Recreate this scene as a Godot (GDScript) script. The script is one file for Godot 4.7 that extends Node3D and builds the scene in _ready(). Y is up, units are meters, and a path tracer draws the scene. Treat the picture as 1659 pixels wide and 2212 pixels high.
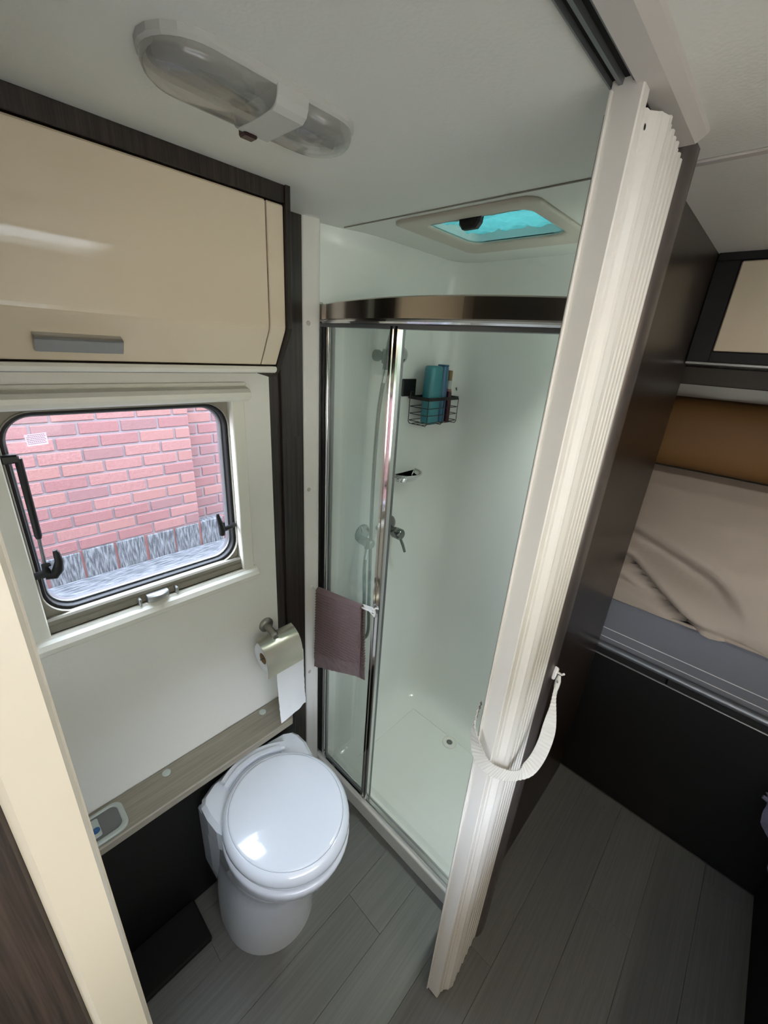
extends Node3D

# ------------------------------------------------------------------ geometry
class G:
	var st := SurfaceTool.new()
	var uv := Vector2.ZERO

	func _init():
		st.begin(Mesh.PRIMITIVE_TRIANGLES)
		st.set_smooth_group(-1)

	func sm(on: bool) -> G:
		st.set_smooth_group(1 if on else -1)
		return self

	# triangle whose front looks along n (Godot fronts run clockwise)
	func tri(a: Vector3, b: Vector3, c: Vector3, n: Vector3) -> void:
		if (b - a).cross(c - a).dot(n) > 0.0:
			var t := b
			b = c
			c = t
		for p in [a, b, c]:
			st.add_vertex(p)

	func quad(a: Vector3, b: Vector3, c: Vector3, d: Vector3, n: Vector3) -> void:
		tri(a, b, c, n)
		tri(a, c, d, n)

	# rectangle with texture coordinates: a top-left, b top-right, c bottom-right, d bottom-left
	func uvquad(a: Vector3, b: Vector3, c: Vector3, d: Vector3) -> void:
		var p := [a, b, c, a, c, d]
		var u := [Vector2(0, 0), Vector2(1, 0), Vector2(1, 1), Vector2(0, 0), Vector2(1, 1), Vector2(0, 1)]
		for i in 6:
			st.set_uv(u[i])
			st.add_vertex(p[i])

	# box given by its corners, chamfered
	func box(lo: Vector3, hi: Vector3, bev := 0.0, tr := Transform3D.IDENTITY) -> G:
		var c := (lo + hi) * 0.5
		var h := (hi - lo) * 0.5
		bev = minf(bev, minf(h.x, minf(h.y, h.z)) * 0.9)
		var S := [-1.0, 1.0]
		if bev <= 0.0:
			for ax in 3:
				for s in S:
					var n := Vector3.ZERO
					n[ax] = s
					var u := (ax + 1) % 3
					var v := (ax + 2) % 3
					var q := []
					for k in [[-1, -1], [1, -1], [1, 1], [-1, 1]]:
						var p := Vector3.ZERO
						p[ax] = s * h[ax]
						p[u] = k[0] * h[u]
						p[v] = k[1] * h[v]
						q.append(tr * (c + p))
					quad(q[0], q[1], q[2], q[3], tr.basis * n)
			return self
		var pt := func(sx: float, sy: float, sz: float, ax: int) -> Vector3:
			var p := Vector3(sx * (h.x - bev), sy * (h.y - bev), sz * (h.z - bev))
			p[ax] += [sx, sy, sz][ax] * bev
			return tr * (c + p)
		for ax in 3:
			var u := (ax + 1) % 3
			var v := (ax + 2) % 3
			for s in S:
				var n := Vector3.ZERO
				n[ax] = s
				var q := []
				for k in [[-1, -1], [1, -1], [1, 1], [-1, 1]]:
					var sg := [0.0, 0.0, 0.0]
					sg[ax] = s
					sg[u] = float(k[0])
					sg[v] = float(k[1])
					q.append(pt.call(sg[0], sg[1], sg[2], ax))
				quad(q[0], q[1], q[2], q[3], tr.basis * n)
			# edges that run along ax
			for su in S:
				for sv in S:
					var q2 := []
					for k in [[-1, u], [1, u], [1, v], [-1, v]]:
						var sg := [0.0, 0.0, 0.0]
						sg[ax] = float(k[0])
						sg[u] = su
						sg[v] = sv
						q2.append(pt.call(sg[0], sg[1], sg[2], k[1]))
					var n2 := Vector3.ZERO
					n2[u] = su
					n2[v] = sv
					quad(q2[0], q2[1], q2[2], q2[3], tr.basis * n2)
		for sx in S:
			for sy in S:
				for sz in S:
					tri(pt.call(sx, sy, sz, 0), pt.call(sx, sy, sz, 1), pt.call(sx, sy, sz, 2), tr.basis * Vector3(sx, sy, sz))
		return self

	# rings of equal size joined into a skin
	func loft(rings: Array, smooth := true, caps := true, closed := true) -> G:
		sm(smooth)
		var n: int = rings[0].size()
		# which way round do the rings run?
		var flip := 1.0
		for i in rings.size() - 1:
			var r: PackedVector3Array = rings[i]
			var ar := Vector3.ZERO
			for k in n:
				ar += r[k].cross(r[(k + 1) % n])
			var cen := Vector3.ZERO
			var cen2 := Vector3.ZERO
			for k in n:
				cen += r[k]
				cen2 += rings[i + 1][k]
			var ar2 := Vector3.ZERO
			for k in n:
				ar2 += rings[i + 1][k].cross(rings[i + 1][(k + 1) % n])
			var w := (ar + ar2).dot(cen2 - cen)
			if absf(w) > 1e-9:
				flip = signf(w)
				break
		var last := n if closed else n - 1
		for i in rings.size() - 1:
			for k in last:
				var a: Vector3 = rings[i][k]
				var b: Vector3 = rings[i][(k + 1) % n]
				var c: Vector3 = rings[i + 1][(k + 1) % n]
				var d: Vector3 = rings[i + 1][k]
				if flip > 0:
					_t(a, c, b)
					_t(a, d, c)
				else:
					_t(a, b, c)
					_t(a, c, d)
		if caps:
			sm(false)
			for e in 2:
				var r: PackedVector3Array = rings[0] if e == 0 else rings[-1]
				var cen := Vector3.ZERO
				for p in r:
					cen += p
				cen /= n
				for k in n:
					var a := r[k]
					var b := r[(k + 1) % n]
					if (flip > 0) == (e == 0):
						_t(cen, a, b)
					else:
						_t(cen, b, a)
		sm(false)
		return self

	func _t(a: Vector3, b: Vector3, c: Vector3) -> void:
		if a.distance_squared_to(b) < 1e-14 or b.distance_squared_to(c) < 1e-14 or a.distance_squared_to(c) < 1e-14:
			return
		st.add_vertex(a)
		st.add_vertex(b)
		st.add_vertex(c)

	func tube(pts: Array, rad, sides := 10, caps := true) -> G:
		var rings := []
		var d0: Vector3 = (pts[1] - pts[0]).normalized()
		var u := d0.cross(Vector3.UP if absf(d0.y) < 0.9 else Vector3.RIGHT).normalized()
		for i in pts.size():
			var d: Vector3
			if i == 0:
				d = d0
			elif i == pts.size() - 1:
				d = (pts[i] - pts[i - 1]).normalized()
			else:
				d = ((pts[i + 1] - pts[i]).normalized() + (pts[i] - pts[i - 1]).normalized()).normalized()
			u = (u - d * u.dot(d)).normalized()
			var v := d.cross(u)
			var r: float = rad[i] if rad is Array else rad
			var ring := PackedVector3Array()
			for k in sides:
				var a := TAU * k / sides
				ring.append(pts[i] + (u * cos(a) + v * sin(a)) * r)
			rings.append(ring)
		return loft(rings, true, caps)

	# profile of (radius, height) turned about an axis
	func lathe(prof: Array, at: Vector3, axis := Vector3.UP, sides := 28, caps := true) -> G:
		var u := axis.cross(Vector3.UP if absf(axis.y) < 0.9 else Vector3.RIGHT).normalized()
		var v := axis.cross(u)
		var rings := []
		for p in prof:
			var ring := PackedVector3Array()
			for k in sides:
				var a := TAU * k / sides
				ring.append(at + axis * p[1] + (u * cos(a) + v * sin(a)) * maxf(p[0], 1e-4))
			rings.append(ring)
		return loft(rings, true, caps)

	# flat outline carried along w from t0 to t1, edges chamfered by bev
	func prism(poly: Array, o: Vector3, u: Vector3, v: Vector3, w: Vector3, t0: float, t1: float, bev := 0.0, smooth := false) -> G:
		var P := PackedVector2Array()
		for p in poly:
			P.append(Vector2(p[0], p[1]) if p is Array else p)
		var n := P.size()
		var area := 0.0
		for i in n:
			area += P[i].cross(P[(i + 1) % n])
		if area < 0:
			P.reverse()
		var ins := PackedVector2Array()
		for i in n:
			var a := (P[i] - P[(i + n - 1) % n]).normalized()
			var b := (P[(i + 1) % n] - P[i]).normalized()
			var na := Vector2(-a.y, a.x)
			var nb := Vector2(-b.y, b.x)
			var m := (na + nb)
			m = m / maxf(m.length_squared() * 0.5, 0.2)
			ins.append(P[i] + m * bev)
		var X := func(q: Vector2, t: float) -> Vector3:
			return o + u * q.x + v * q.y + w * t
		var lv := [[P, t0], [P, t1]]
		if bev > 0.0:
			var sg := signf(t1 - t0)
			lv = [[ins, t0], [P, t0 + bev * sg], [P, t1 - bev * sg], [ins, t1]]
		sm(smooth)
		for l in lv.size() - 1:
			for i in n:
				var j := (i + 1) % n
				var e := (P[j] - P[i])
				var nn := u * e.y - v * e.x
				quad(X.call(lv[l][0][i], lv[l][1]), X.call(lv[l][0][j], lv[l][1]), X.call(lv[l + 1][0][j], lv[l + 1][1]), X.call(lv[l + 1][0][i], lv[l + 1][1]), nn)
		sm(false)
		var capP: PackedVector2Array = lv[0][0]
		var ix := Geometry2D.triangulate_polygon(capP)
		for i in range(0, ix.size(), 3):
			tri(X.call(capP[ix[i]], t0), X.call(capP[ix[i + 1]], t0), X.call(capP[ix[i + 2]], t0), w * signf(t0 - t1))
			tri(X.call(capP[ix[i]], t1), X.call(capP[ix[i + 1]], t1), X.call(capP[ix[i + 2]], t1), w * signf(t1 - t0))
		return self

	# band between two outlines with the same number of points, from depth t0 to t1
	func ring(outer: PackedVector2Array, inner: PackedVector2Array, o: Vector3, u: Vector3, v: Vector3, w: Vector3, t0: float, t1: float, bev := 0.0) -> G:
		var n := outer.size()
		var rings := []
		var mid := func(k: int, s: float) -> Vector2:
			return outer[k].lerp(inner[k], s)
		var b := bev
		var L := []
		if b > 0:
			L = [[0.0, t0], [0.0, t1 - b * signf(t1 - t0)], [0.12, t1 - 0.3 * b * signf(t1 - t0)], [0.3, t1], [0.7, t1], [0.88, t1 - 0.3 * b * signf(t1 - t0)], [1.0, t1 - b * signf(t1 - t0)], [1.0, t0], [0.0, t0]]
		else:
			L = [[0.0, t0], [0.0, t1], [1.0, t1], [1.0, t0], [0.0, t0]]
		for l in L:
			var r := PackedVector3Array()
			for k in n:
				var q: Vector2 = mid.call(k, l[0])
				r.append(o + u * q.x + v * q.y + w * l[1])
			rings.append(r)
		sm(b > 0)
		for l in L.size() - 1:
			for k in n:
				var j := (k + 1) % n
				var cen := (rings[0][k] as Vector3).lerp(rings[3 if b == 0 else 7][k], 0.5) + (w * (t1 - t0) * 0.5)
				var a: Vector3 = rings[l][k]
				var c: Vector3 = rings[l + 1][j]
				quad(a, rings[l][j], c, rings[l + 1][k], (a + c) * 0.5 - cen)
		sm(false)
		return self

	# open skin over a grid of points, given thickness th along its normals
	func skin(P: Array, th := 0.0) -> G:
		var nu := P.size()
		var nv: int = P[0].size()
		var N := []
		for i in nu:
			var row := []
			for j in nv:
				var du: Vector3 = P[mini(i + 1, nu - 1)][j] - P[maxi(i - 1, 0)][j]
				var dv: Vector3 = P[i][mini(j + 1, nv - 1)] - P[i][maxi(j - 1, 0)]
				row.append(du.cross(dv).normalized())
			N.append(row)
		sm(true)
		var sides := [0.0] if th == 0.0 else [0.5, -0.5]
		for s in sides:
			for i in nu - 1:
				for j in nv - 1:
					var a: Vector3 = P[i][j] + N[i][j] * th * s
					var b: Vector3 = P[i + 1][j] + N[i + 1][j] * th * s
					var c: Vector3 = P[i + 1][j + 1] + N[i + 1][j + 1] * th * s
					var d: Vector3 = P[i][j + 1] + N[i][j + 1] * th * s
					quad(a, b, c, d, N[i][j] * (1.0 if s >= 0 else -1.0))
		sm(false)
		if th > 0.0:
			for i in nu - 1:
				for j in [0, nv - 1]:
					quad(P[i][j] + N[i][j] * th * .5, P[i + 1][j] + N[i + 1][j] * th * .5, P[i + 1][j] - N[i + 1][j] * th * .5, P[i][j] - N[i][j] * th * .5, P[i][j] - P[i][1 if j == 0 else nv - 2])
			for j in nv - 1:
				for i in [0, nu - 1]:
					quad(P[i][j] + N[i][j] * th * .5, P[i][j + 1] + N[i][j + 1] * th * .5, P[i][j + 1] - N[i][j + 1] * th * .5, P[i][j] - N[i][j] * th * .5, P[i][j] - P[1 if i == 0 else nu - 2][j])
		return self

	func mesh() -> ArrayMesh:
		st.generate_normals()
		return st.commit()


const X := Vector3.RIGHT
const Y := Vector3.UP
const Z := Vector3.BACK
const CEIL := 1.965
const WZ := -0.98      # window wall
const PZ := -0.24      # face of the partition
var M := {}
var taken := {}
var rng := RandomNumberGenerator.new()


func numbered(called: String) -> String:
	if not taken.has(called):
		taken[called] = 0
		return called
	taken[called] += 1
	return "%s_%03d" % [called, taken[called]]


func part(called: String, g: G, m: Material, parent: Node3D, label := "") -> MeshInstance3D:
	var o := MeshInstance3D.new()
	o.name = called
	o.mesh = g.mesh()
	o.material_override = m
	o.cast_shadow = GeometryInstance3D.SHADOW_CASTING_SETTING_ON
	if label:
		o.set_meta("label", label)
	if parent != self:
		var n := 0
		var want := called
		while parent.has_node(want):
			n += 1
			want = "%s_%03d" % [called, n]
		o.name = want
	o.position = Vector3.ZERO
	parent.add_child(o, true)
	return o


func tag(o: Node3D, label: String, category: String, group := "") -> Node3D:
	o.set_meta("label", label)
	o.set_meta("category", category)
	if group:
		o.set_meta("group", group)
	return o


func thing(called: String, label: String, category: String, group := "") -> Node3D:
	var o := Node3D.new()
	o.name = numbered(called)
	add_child(o, true)
	return tag(o, label, category, group)


func one(called: String, g: G, m: Material, label: String, category: String, group := "") -> MeshInstance3D:
	var o := part(numbered(called), g, m, self)
	tag(o, label, category, group)
	return o


func struct(called: String, g: G, m: Material, label: String, category := "") -> MeshInstance3D:
	var o := part(numbered(called), g, m, self)
	o.set_meta("kind", "structure")
	o.set_meta("label", label)
	o.set_meta("category", category if category else called.split("_")[0])
	return o


func rrect(x0: float, x1: float, y0: float, y1: float, r: float, k := 8) -> PackedVector2Array:
	var P := PackedVector2Array()
	var cs := [Vector2(x1 - r, y1 - r), Vector2(x0 + r, y1 - r), Vector2(x0 + r, y0 + r), Vector2(x1 - r, y0 + r)]
	for c in 4:
		for i in k + 1:
			var a := PI * 0.5 * (c + float(i) / k)
			P.append(cs[c] + Vector2(cos(a), sin(a)) * r)
	return P


# slab between two corners with rectangular holes cut through along axis ax
func holed(lo: Vector3, hi: Vector3, ax: int, holes: Array) -> G:
	var g := G.new()
	var u := (ax + 1) % 3
	var v := (ax + 2) % 3
	var us := [lo[u], hi[u]]
	var vs := [lo[v], hi[v]]
	for h in holes:  # [u0, u1, v0, v1]
		us.append_array([h[0], h[1]])
		vs.append_array([h[2], h[3]])
	us.sort()
	vs.sort()
	for i in us.size() - 1:
		for j in vs.size() - 1:
			if us[i + 1] - us[i] < 1e-6 or vs[j + 1] - vs[j] < 1e-6:
				continue
			var cu: float = (us[i] + us[i + 1]) / 2
			var cv: float = (vs[j] + vs[j + 1]) / 2
			var out := false
			for h in holes:
				out = out or (cu > h[0] and cu < h[1] and cv > h[2] and cv < h[3])
			if out:
				continue
			var a := lo
			var b := hi
			a[u] = us[i]
			b[u] = us[i + 1]
			a[v] = vs[j]
			b[v] = vs[j + 1]
			g.box(a, b)
	return g


# ------------------------------------------------------------------ materials
func mat(c: Color, rough := 0.5, metal := 0.0) -> StandardMaterial3D:
	var m := StandardMaterial3D.new()
	m.albedo_color = c
	m.roughness = rough
	m.metallic = metal
	return m


func glass(c: Color, a: float) -> StandardMaterial3D:
	var m := mat(Color(c.r, c.g, c.b, a), 0.02)
	m.transparency = BaseMaterial3D.TRANSPARENCY_ALPHA
	m.cull_mode = BaseMaterial3D.CULL_DISABLED
	return m


func picture(w: int, h: int, f: Callable) -> ImageTexture:
	var im := Image.create(w, h, false, Image.FORMAT_RGB8)
	for y in h:
		for x in w:
			im.set_pixel(x, y, f.call(x, y))
	return ImageTexture.create_from_image(im)


func noise(freq: float, oct: int, sd: int) -> FastNoiseLite:
	var n := FastNoiseLite.new()
	n.noise_type = FastNoiseLite.TYPE_SIMPLEX_SMOOTH
	n.frequency = freq
	n.fractal_octaves = oct
	n.seed = sd
	return n


func tri_tex(m: StandardMaterial3D, t: Texture2D, s: Vector3) -> StandardMaterial3D:
	m.albedo_texture = t
	m.uv1_triplanar = true
	m.uv1_world_triplanar = true
	m.uv1_scale = s
	return m


# wood: streaks along the picture's v (upright) or u (lying)
func wood(a: Color, b: Color, lying: bool, sd: int, fine := 1.0) -> ImageTexture:
	var n1 := noise(0.05, 3, sd)
	var n2 := noise(0.21 * fine, 2, sd + 1)
	return picture(256, 256, func(x, y):
		var p := Vector2(x, y) if not lying else Vector2(y, x)
		var w1 := n1.get_noise_2d(p.x * 1.6, p.y * 0.09)
		var w2 := n2.get_noise_2d(p.x * 2.2, p.y * 0.12)
		return a.lerp(b, clampf(0.5 + 0.7 * w1 + 0.55 * w2, 0, 1)))


func speckle(a: Color, b: Color, f: float, sx: float, sy: float, sd: int, gain := 1.0) -> ImageTexture:
	var n1 := noise(f, 4, sd)
	return picture(256, 256, func(x, y):
		return a.lerp(b, clampf(0.5 + gain * n1.get_noise_2d(x * sx, y * sy), 0, 1)))


func bumps(freq: float, sx := 1.0, sy := 1.0, sd := 5) -> ImageTexture:
	var n1 := noise(freq, 3, sd)
	return picture(256, 256, func(x, y):
		var v := clampf(0.5 + 0.5 * n1.get_noise_2d(x * sx, y * sy), 0, 1)
		return Color(v, v, v))


func relief(m: StandardMaterial3D, t: Texture2D, mm: float, s: Vector3) -> StandardMaterial3D:
	m.heightmap_enabled = true
	m.heightmap_texture = t
	m.heightmap_scale = mm * 0.1
	m.uv1_triplanar = true
	m.uv1_world_triplanar = true
	m.uv1_scale = s
	return m


func make_materials() -> void:
	var grain := bumps(0.09)
	M.ceiling = relief(mat(Color(0.91, 0.91, 0.885), 0.42), grain, 0.25, Vector3.ONE * 6)
	M.white_wall = relief(mat(Color(0.92, 0.92, 0.90), 0.35), grain, 0.2, Vector3.ONE * 6)
	M.cream_wall = relief(mat(Color(0.925, 0.915, 0.88), 0.38), grain, 0.2, Vector3.ONE * 6)
	M.grp = mat(Color(0.945, 0.95, 0.93), 0.22)
	M.grp.clearcoat_enabled = true
	M.grp.clearcoat = 0.3
	M.grp.clearcoat_roughness = 0.1
	M.cream_gloss = mat(Color(0.87, 0.81, 0.71), 0.3)
	M.cream_gloss.clearcoat_enabled = true
	M.cream_gloss.clearcoat = 1.0
	M.cream_gloss.clearcoat_roughness = 0.03
	M.cream_post = mat(Color(0.90, 0.87, 0.815), 0.35)
	M.bead = mat(Color(0.91, 0.90, 0.85), 0.4)
	M.dark_wood = tri_tex(mat(Color.WHITE, 0.38), wood(Color(0.10, 0.082, 0.072), Color(0.24, 0.195, 0.165), false, 11), Vector3(5, 1.4, 5))
	M.dark_gloss = tri_tex(mat(Color.WHITE, 0.3), wood(Color(0.135, 0.105, 0.085), Color(0.18, 0.14, 0.115), false, 12), Vector3(4, 1.2, 4))
	M.wardrobe_wood = tri_tex(mat(Color.WHITE, 0.42), wood(Color(0.165, 0.14, 0.132), Color(0.31, 0.265, 0.25), false, 13, 1.6), Vector3(7, 1.4, 7))
	M.shelf_wood = tri_tex(mat(Color.WHITE, 0.5), wood(Color(0.54, 0.51, 0.455), Color(0.62, 0.59, 0.53), true, 14), Vector3(1.6, 5, 5))
	M.floor_base = mat(Color(0.34, 0.34, 0.33), 0.6)
	M.plank = []
	for i in 4:
		var f := [1.0, 0.975, 1.02, 0.99][i] as float
		var t := wood(Color(0.43, 0.43, 0.42) * f, Color(0.475, 0.474, 0.464) * f, true, 20 + i, 0.5)
		M.plank.append(tri_tex(mat(Color.WHITE, 0.42), t, Vector3(1.1, 4, 4)))
	M.black = mat(Color(0.025, 0.025, 0.027), 0.8)
	M.black_panel = mat(Color(0.05, 0.047, 0.046), 0.5)
	M.black_plastic = mat(Color(0.045, 0.046, 0.05), 0.4)
	M.rubber = mat(Color(0.06, 0.06, 0.07), 0.55)
	M.dark_metal = mat(Color(0.19, 0.185, 0.185), 0.3, 0.4)
	M.post_metal = mat(Color(0.40, 0.37, 0.36), 0.3, 0.5)
	M.hose = mat(Color(0.42, 0.43, 0.42), 0.25, 0.9)
	M.cover = mat(Color(0.86, 0.83, 0.77), 0.24, 0.92)
	M.fitting = mat(Color(0.55, 0.56, 0.55), 0.12, 1.0)
	M.chrome = mat(Color(0.86, 0.86, 0.86), 0.1, 1.0)
	M.brushed = mat(Color(0.72, 0.70, 0.67), 0.28, 1.0)
	M.header = mat(Color(0.74, 0.71, 0.68), 0.15, 1.0)
	M.steel = mat(Color(0.62, 0.61, 0.58), 0.3, 1.0)
	M.alu = mat(Color(0.70, 0.70, 0.69), 0.35, 0.7)
	M.grey_alu = mat(Color(0.48, 0.49, 0.5), 0.38, 0.6)
	M.taupe_frame = mat(Color(0.56, 0.54, 0.49), 0.5)
	M.door_glass = glass(Color(0.80, 0.90, 0.85), 0.07)
	M.window_glass = glass(Color(0.9, 0.92, 0.95), 0.05)
	M.window_glass.metallic_specular = 0.18
	M.white_plastic = mat(Color(0.87, 0.885, 0.92), 0.14)
	M.white_plastic.clearcoat_enabled = true
	M.white_plastic.clearcoat = 0.6
	M.white_plastic.clearcoat_roughness = 0.02
	M.groove = mat(Color(0.5, 0.53, 0.58), 0.4)
	M.pvc = mat(Color(0.93, 0.915, 0.89), 0.3)
	M.pvc_hinge = mat(Color(0.80, 0.77, 0.72), 0.4)
	M.back_grey = mat(Color(0.52, 0.48, 0.45), 0.5)
	M.pelmet = mat(Color(0.80, 0.78, 0.76), 0.5)
	M.paper = relief(mat(Color(0.92, 0.92, 0.92), 0.95), bumps(0.3), 0.4, Vector3.ONE * 14)
	M.paper.backlight_enabled = true
	M.paper.backlight = Color(0.25, 0.25, 0.25)
	M.towel = relief(tri_tex(mat(Color(1, 1, 1), 0.95), speckle(Color(0.42, 0.33, 0.33), Color(0.56, 0.465, 0.46), 0.2, 1, 1, 31), Vector3.ONE * 9), bumps(0.35, 1, 1, 8), 3.0, Vector3.ONE * 9)
	M.towel.rim_enabled = true
	M.towel.rim = 0.5
	M.towel_trim = relief(mat(Color(0.35, 0.26, 0.265), 0.95), bumps(0.35, 1, 1, 8), 2.0, Vector3.ONE * 9)
	M.webbing = mat(Color(0.83, 0.82, 0.79), 0.9)
	M.teal = mat(Color(0.16, 0.33, 0.31), 0.7)
	M.teal.backlight_enabled = true
	M.teal.backlight = Color(0.14, 0.30, 0.285)
	M.teal.cull_mode = BaseMaterial3D.CULL_DISABLED
	M.blind = mat(Color(0.8, 0.79, 0.77), 0.8)
	M.blind.backlight_enabled = true
	M.blind.backlight = Color(0.8, 0.79, 0.77)
	M.blind.cull_mode = BaseMaterial3D.CULL_DISABLED
	M.lens = mat(Color(0.72, 0.72, 0.70, 0.42), 0.18)
	M.lens.transparency = BaseMaterial3D.TRANSPARENCY_ALPHA
	M.lamp_white = mat(Color(0.76, 0.76, 0.745), 0.4)
	M.lamp_grey = mat(Color(0.42, 0.42, 0.41), 0.45)
	var bt := speckle(Color(0.39, 0.25, 0.245), Color(0.47, 0.325, 0.315), 0.06, 1, 1, 41, 0.9)
	var bb := bumps(0.2, 1, 1, 9)
	M.brick = []
	for i in 4:
		var m := mat([Color(1, 1, 1), Color(0.93, 0.9, 0.92), Color(1, 1.0, 0.98), Color(0.9, 0.92, 0.95)][i], 0.95)
		tri_tex(m, bt, Vector3(4.1, 5.3, 4.7) * (1.0 + 0.13 * i))
		M.brick.append(relief(m, bb, 2.0, Vector3(4.1, 5.3, 4.7) * (1.0 + 0.13 * i)))
	M.mortar = relief(mat(Color(0.41, 0.365, 0.38), 0.95), bb, 2.0, Vector3.ONE * 6)
	M.asphalt = relief(mat(Color(0.22, 0.22, 0.22), 0.95), bb, 3.0, Vector3.ONE * 2)
	M.gravel = relief(mat(Color(0.84, 0.77, 0.67), 0.95), bb, 3.0, Vector3.ONE * 2)
	M.added_hedge = relief(mat(Color(0.16, 0.22, 0.12), 0.9), bb, 30.0, Vector3.ONE * 0.7)
	M.red_mortar = relief(mat(Color(0.38, 0.22, 0.21), 0.95), bb, 2.0, Vector3.ONE * 6)
	M.block = relief(tri_tex(mat(Color.WHITE, 0.95), speckle(Color(0.14, 0.145, 0.16), Color(0.37, 0.375, 0.39), 0.1, 1.0, 0.2, 42, 1.0), Vector3(3, 2, 3)), bb, 2.0, Vector3(3, 2, 3))
	M.concrete = relief(tri_tex(mat(Color.WHITE, 0.95), speckle(Color(0.17, 0.18, 0.20), Color(0.36, 0.365, 0.38), 0.08, 0.25, 1.0, 43, 1.1), Vector3(1.6, 2, 3.2)), bb, 2.0, Vector3(2, 2, 3))
	M.sheet = relief(mat(Color(0.60, 0.54, 0.48), 0.85), bumps(0.3, 1, 1, 3), 0.6, Vector3.ONE * 8)
	M.sheet.rim_enabled = true
	M.sheet.rim = 0.3
	M.shade_brown = mat(Color(0.43, 0.30, 0.15), 0.7)  # brown carries the shade on the upper bedding
	M.shade_taupe = mat(Color(0.28, 0.25, 0.22), 0.5)  # dark tone stands for shade beneath the bed locker
	M.mattress = relief(mat(Color(0.42, 0.42, 0.43), 0.9), bumps(0.3, 1, 1, 4), 0.6, Vector3.ONE * 8)
	M.blanket = relief(mat(Color(0.42, 0.42, 0.50), 0.95), bumps(0.3, 1, 1, 6), 3.0, Vector3.ONE * 7)
	M.turquoise = mat(Color(0.12, 0.50, 0.55), 0.25)
	M.turquoise.clearcoat_enabled = true
	M.blue = mat(Color(0.06, 0.36, 0.50), 0.22)
	M.blue.clearcoat_enabled = true
	M.maroon = mat(Color(0.26, 0.07, 0.14), 0.3)
	M.pink = mat(Color(0.60, 0.40, 0.38), 0.35)
	M.tan_cap = mat(Color(0.52, 0.42, 0.27), 0.4)
	M.white_cap = mat(Color(0.74, 0.76, 0.75), 0.35)
	M.panel_white = mat(Color(0.72, 0.75, 0.72), 0.4)
	M.panel_grey = mat(Color(0.45, 0.45, 0.45), 0.35)
	M.button_blue = mat(Color(0.16, 0.36, 0.58), 0.4)
	M.red_dark = mat(Color(0.16, 0.05, 0.06), 0.3)
	M.led = mat(Color(1, 0.9, 0.75), 0.5)
	M.led.emission_enabled = true
	M.led.emission = Color(1.0, 0.92, 0.8)
	M.led.emission_energy_multiplier = 0.2
	M.added_lamp_glow = mat(Color(1, 1, 1), 0.5)  # glow of the lamp added over the shower
	M.added_lamp_glow.emission_enabled = true
	M.added_lamp_glow.emission = Color(0.94, 1.0, 0.96)
	M.added_lamp_glow.emission_energy_multiplier = 0.3
	M.tan_wall = mat(Color(0.66, 0.53, 0.40), 0.5)


# ------------------------------------------------------------------ scene
func _ready() -> void:
	rng.seed = 7
	var cam := Camera3D.new()
	cam.name = "camera"
	cam.fov = 102.383
	cam.near = 0.02
	cam.far = 60.0
	cam.transform = Transform3D(Basis(Vector3(0.687843, 0.063623, 0.723065), Vector3(0.228037, 0.926774, -0.298477), Vector3(-0.689108, 0.370192, 0.622967)), Vector3(0, 1.68, 0))
	add_child(cam)
	cam.current = true
	var we := WorldEnvironment.new()
	we.name = "world_environment"
	var e := Environment.new()
	e.background_mode = Environment.BG_SKY
	var sky := Sky.new()
	var sm := ProceduralSkyMaterial.new()
	sm.sky_top_color = Color(0.86, 0.92, 1.0)
	sm.sky_horizon_color = Color(0.96, 0.98, 1.0)
	sm.ground_bottom_color = Color(0.35, 0.35, 0.33)
	sm.ground_horizon_color = Color(0.6, 0.6, 0.58)
	sky.sky_material = sm
	e.sky = sky
	e.background_energy_multiplier = 1.0
	e.tonemap_mode = Environment.TONE_MAPPER_LINEAR
	e.tonemap_exposure = 21.0
	e.sdfgi_enabled = true
	e.ssao_enabled = true
	e.ssil_enabled = true
	we.environment = e
	add_child(we)
	make_materials()
	build_shell()
	build_outside()
	build_window()
	build_shower_room()
	build_cabinet()
	build_ceiling_lamp()
	build_skylight()
	build_shelf()
	build_toilet()
	build_roll_holder()
	build_shower_door()
	build_towel()
	build_shower_fittings()
	build_added_shower_lamp()
	build_basket()
	build_folding_door()
	build_bedroom()
	build_living_side()


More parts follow.
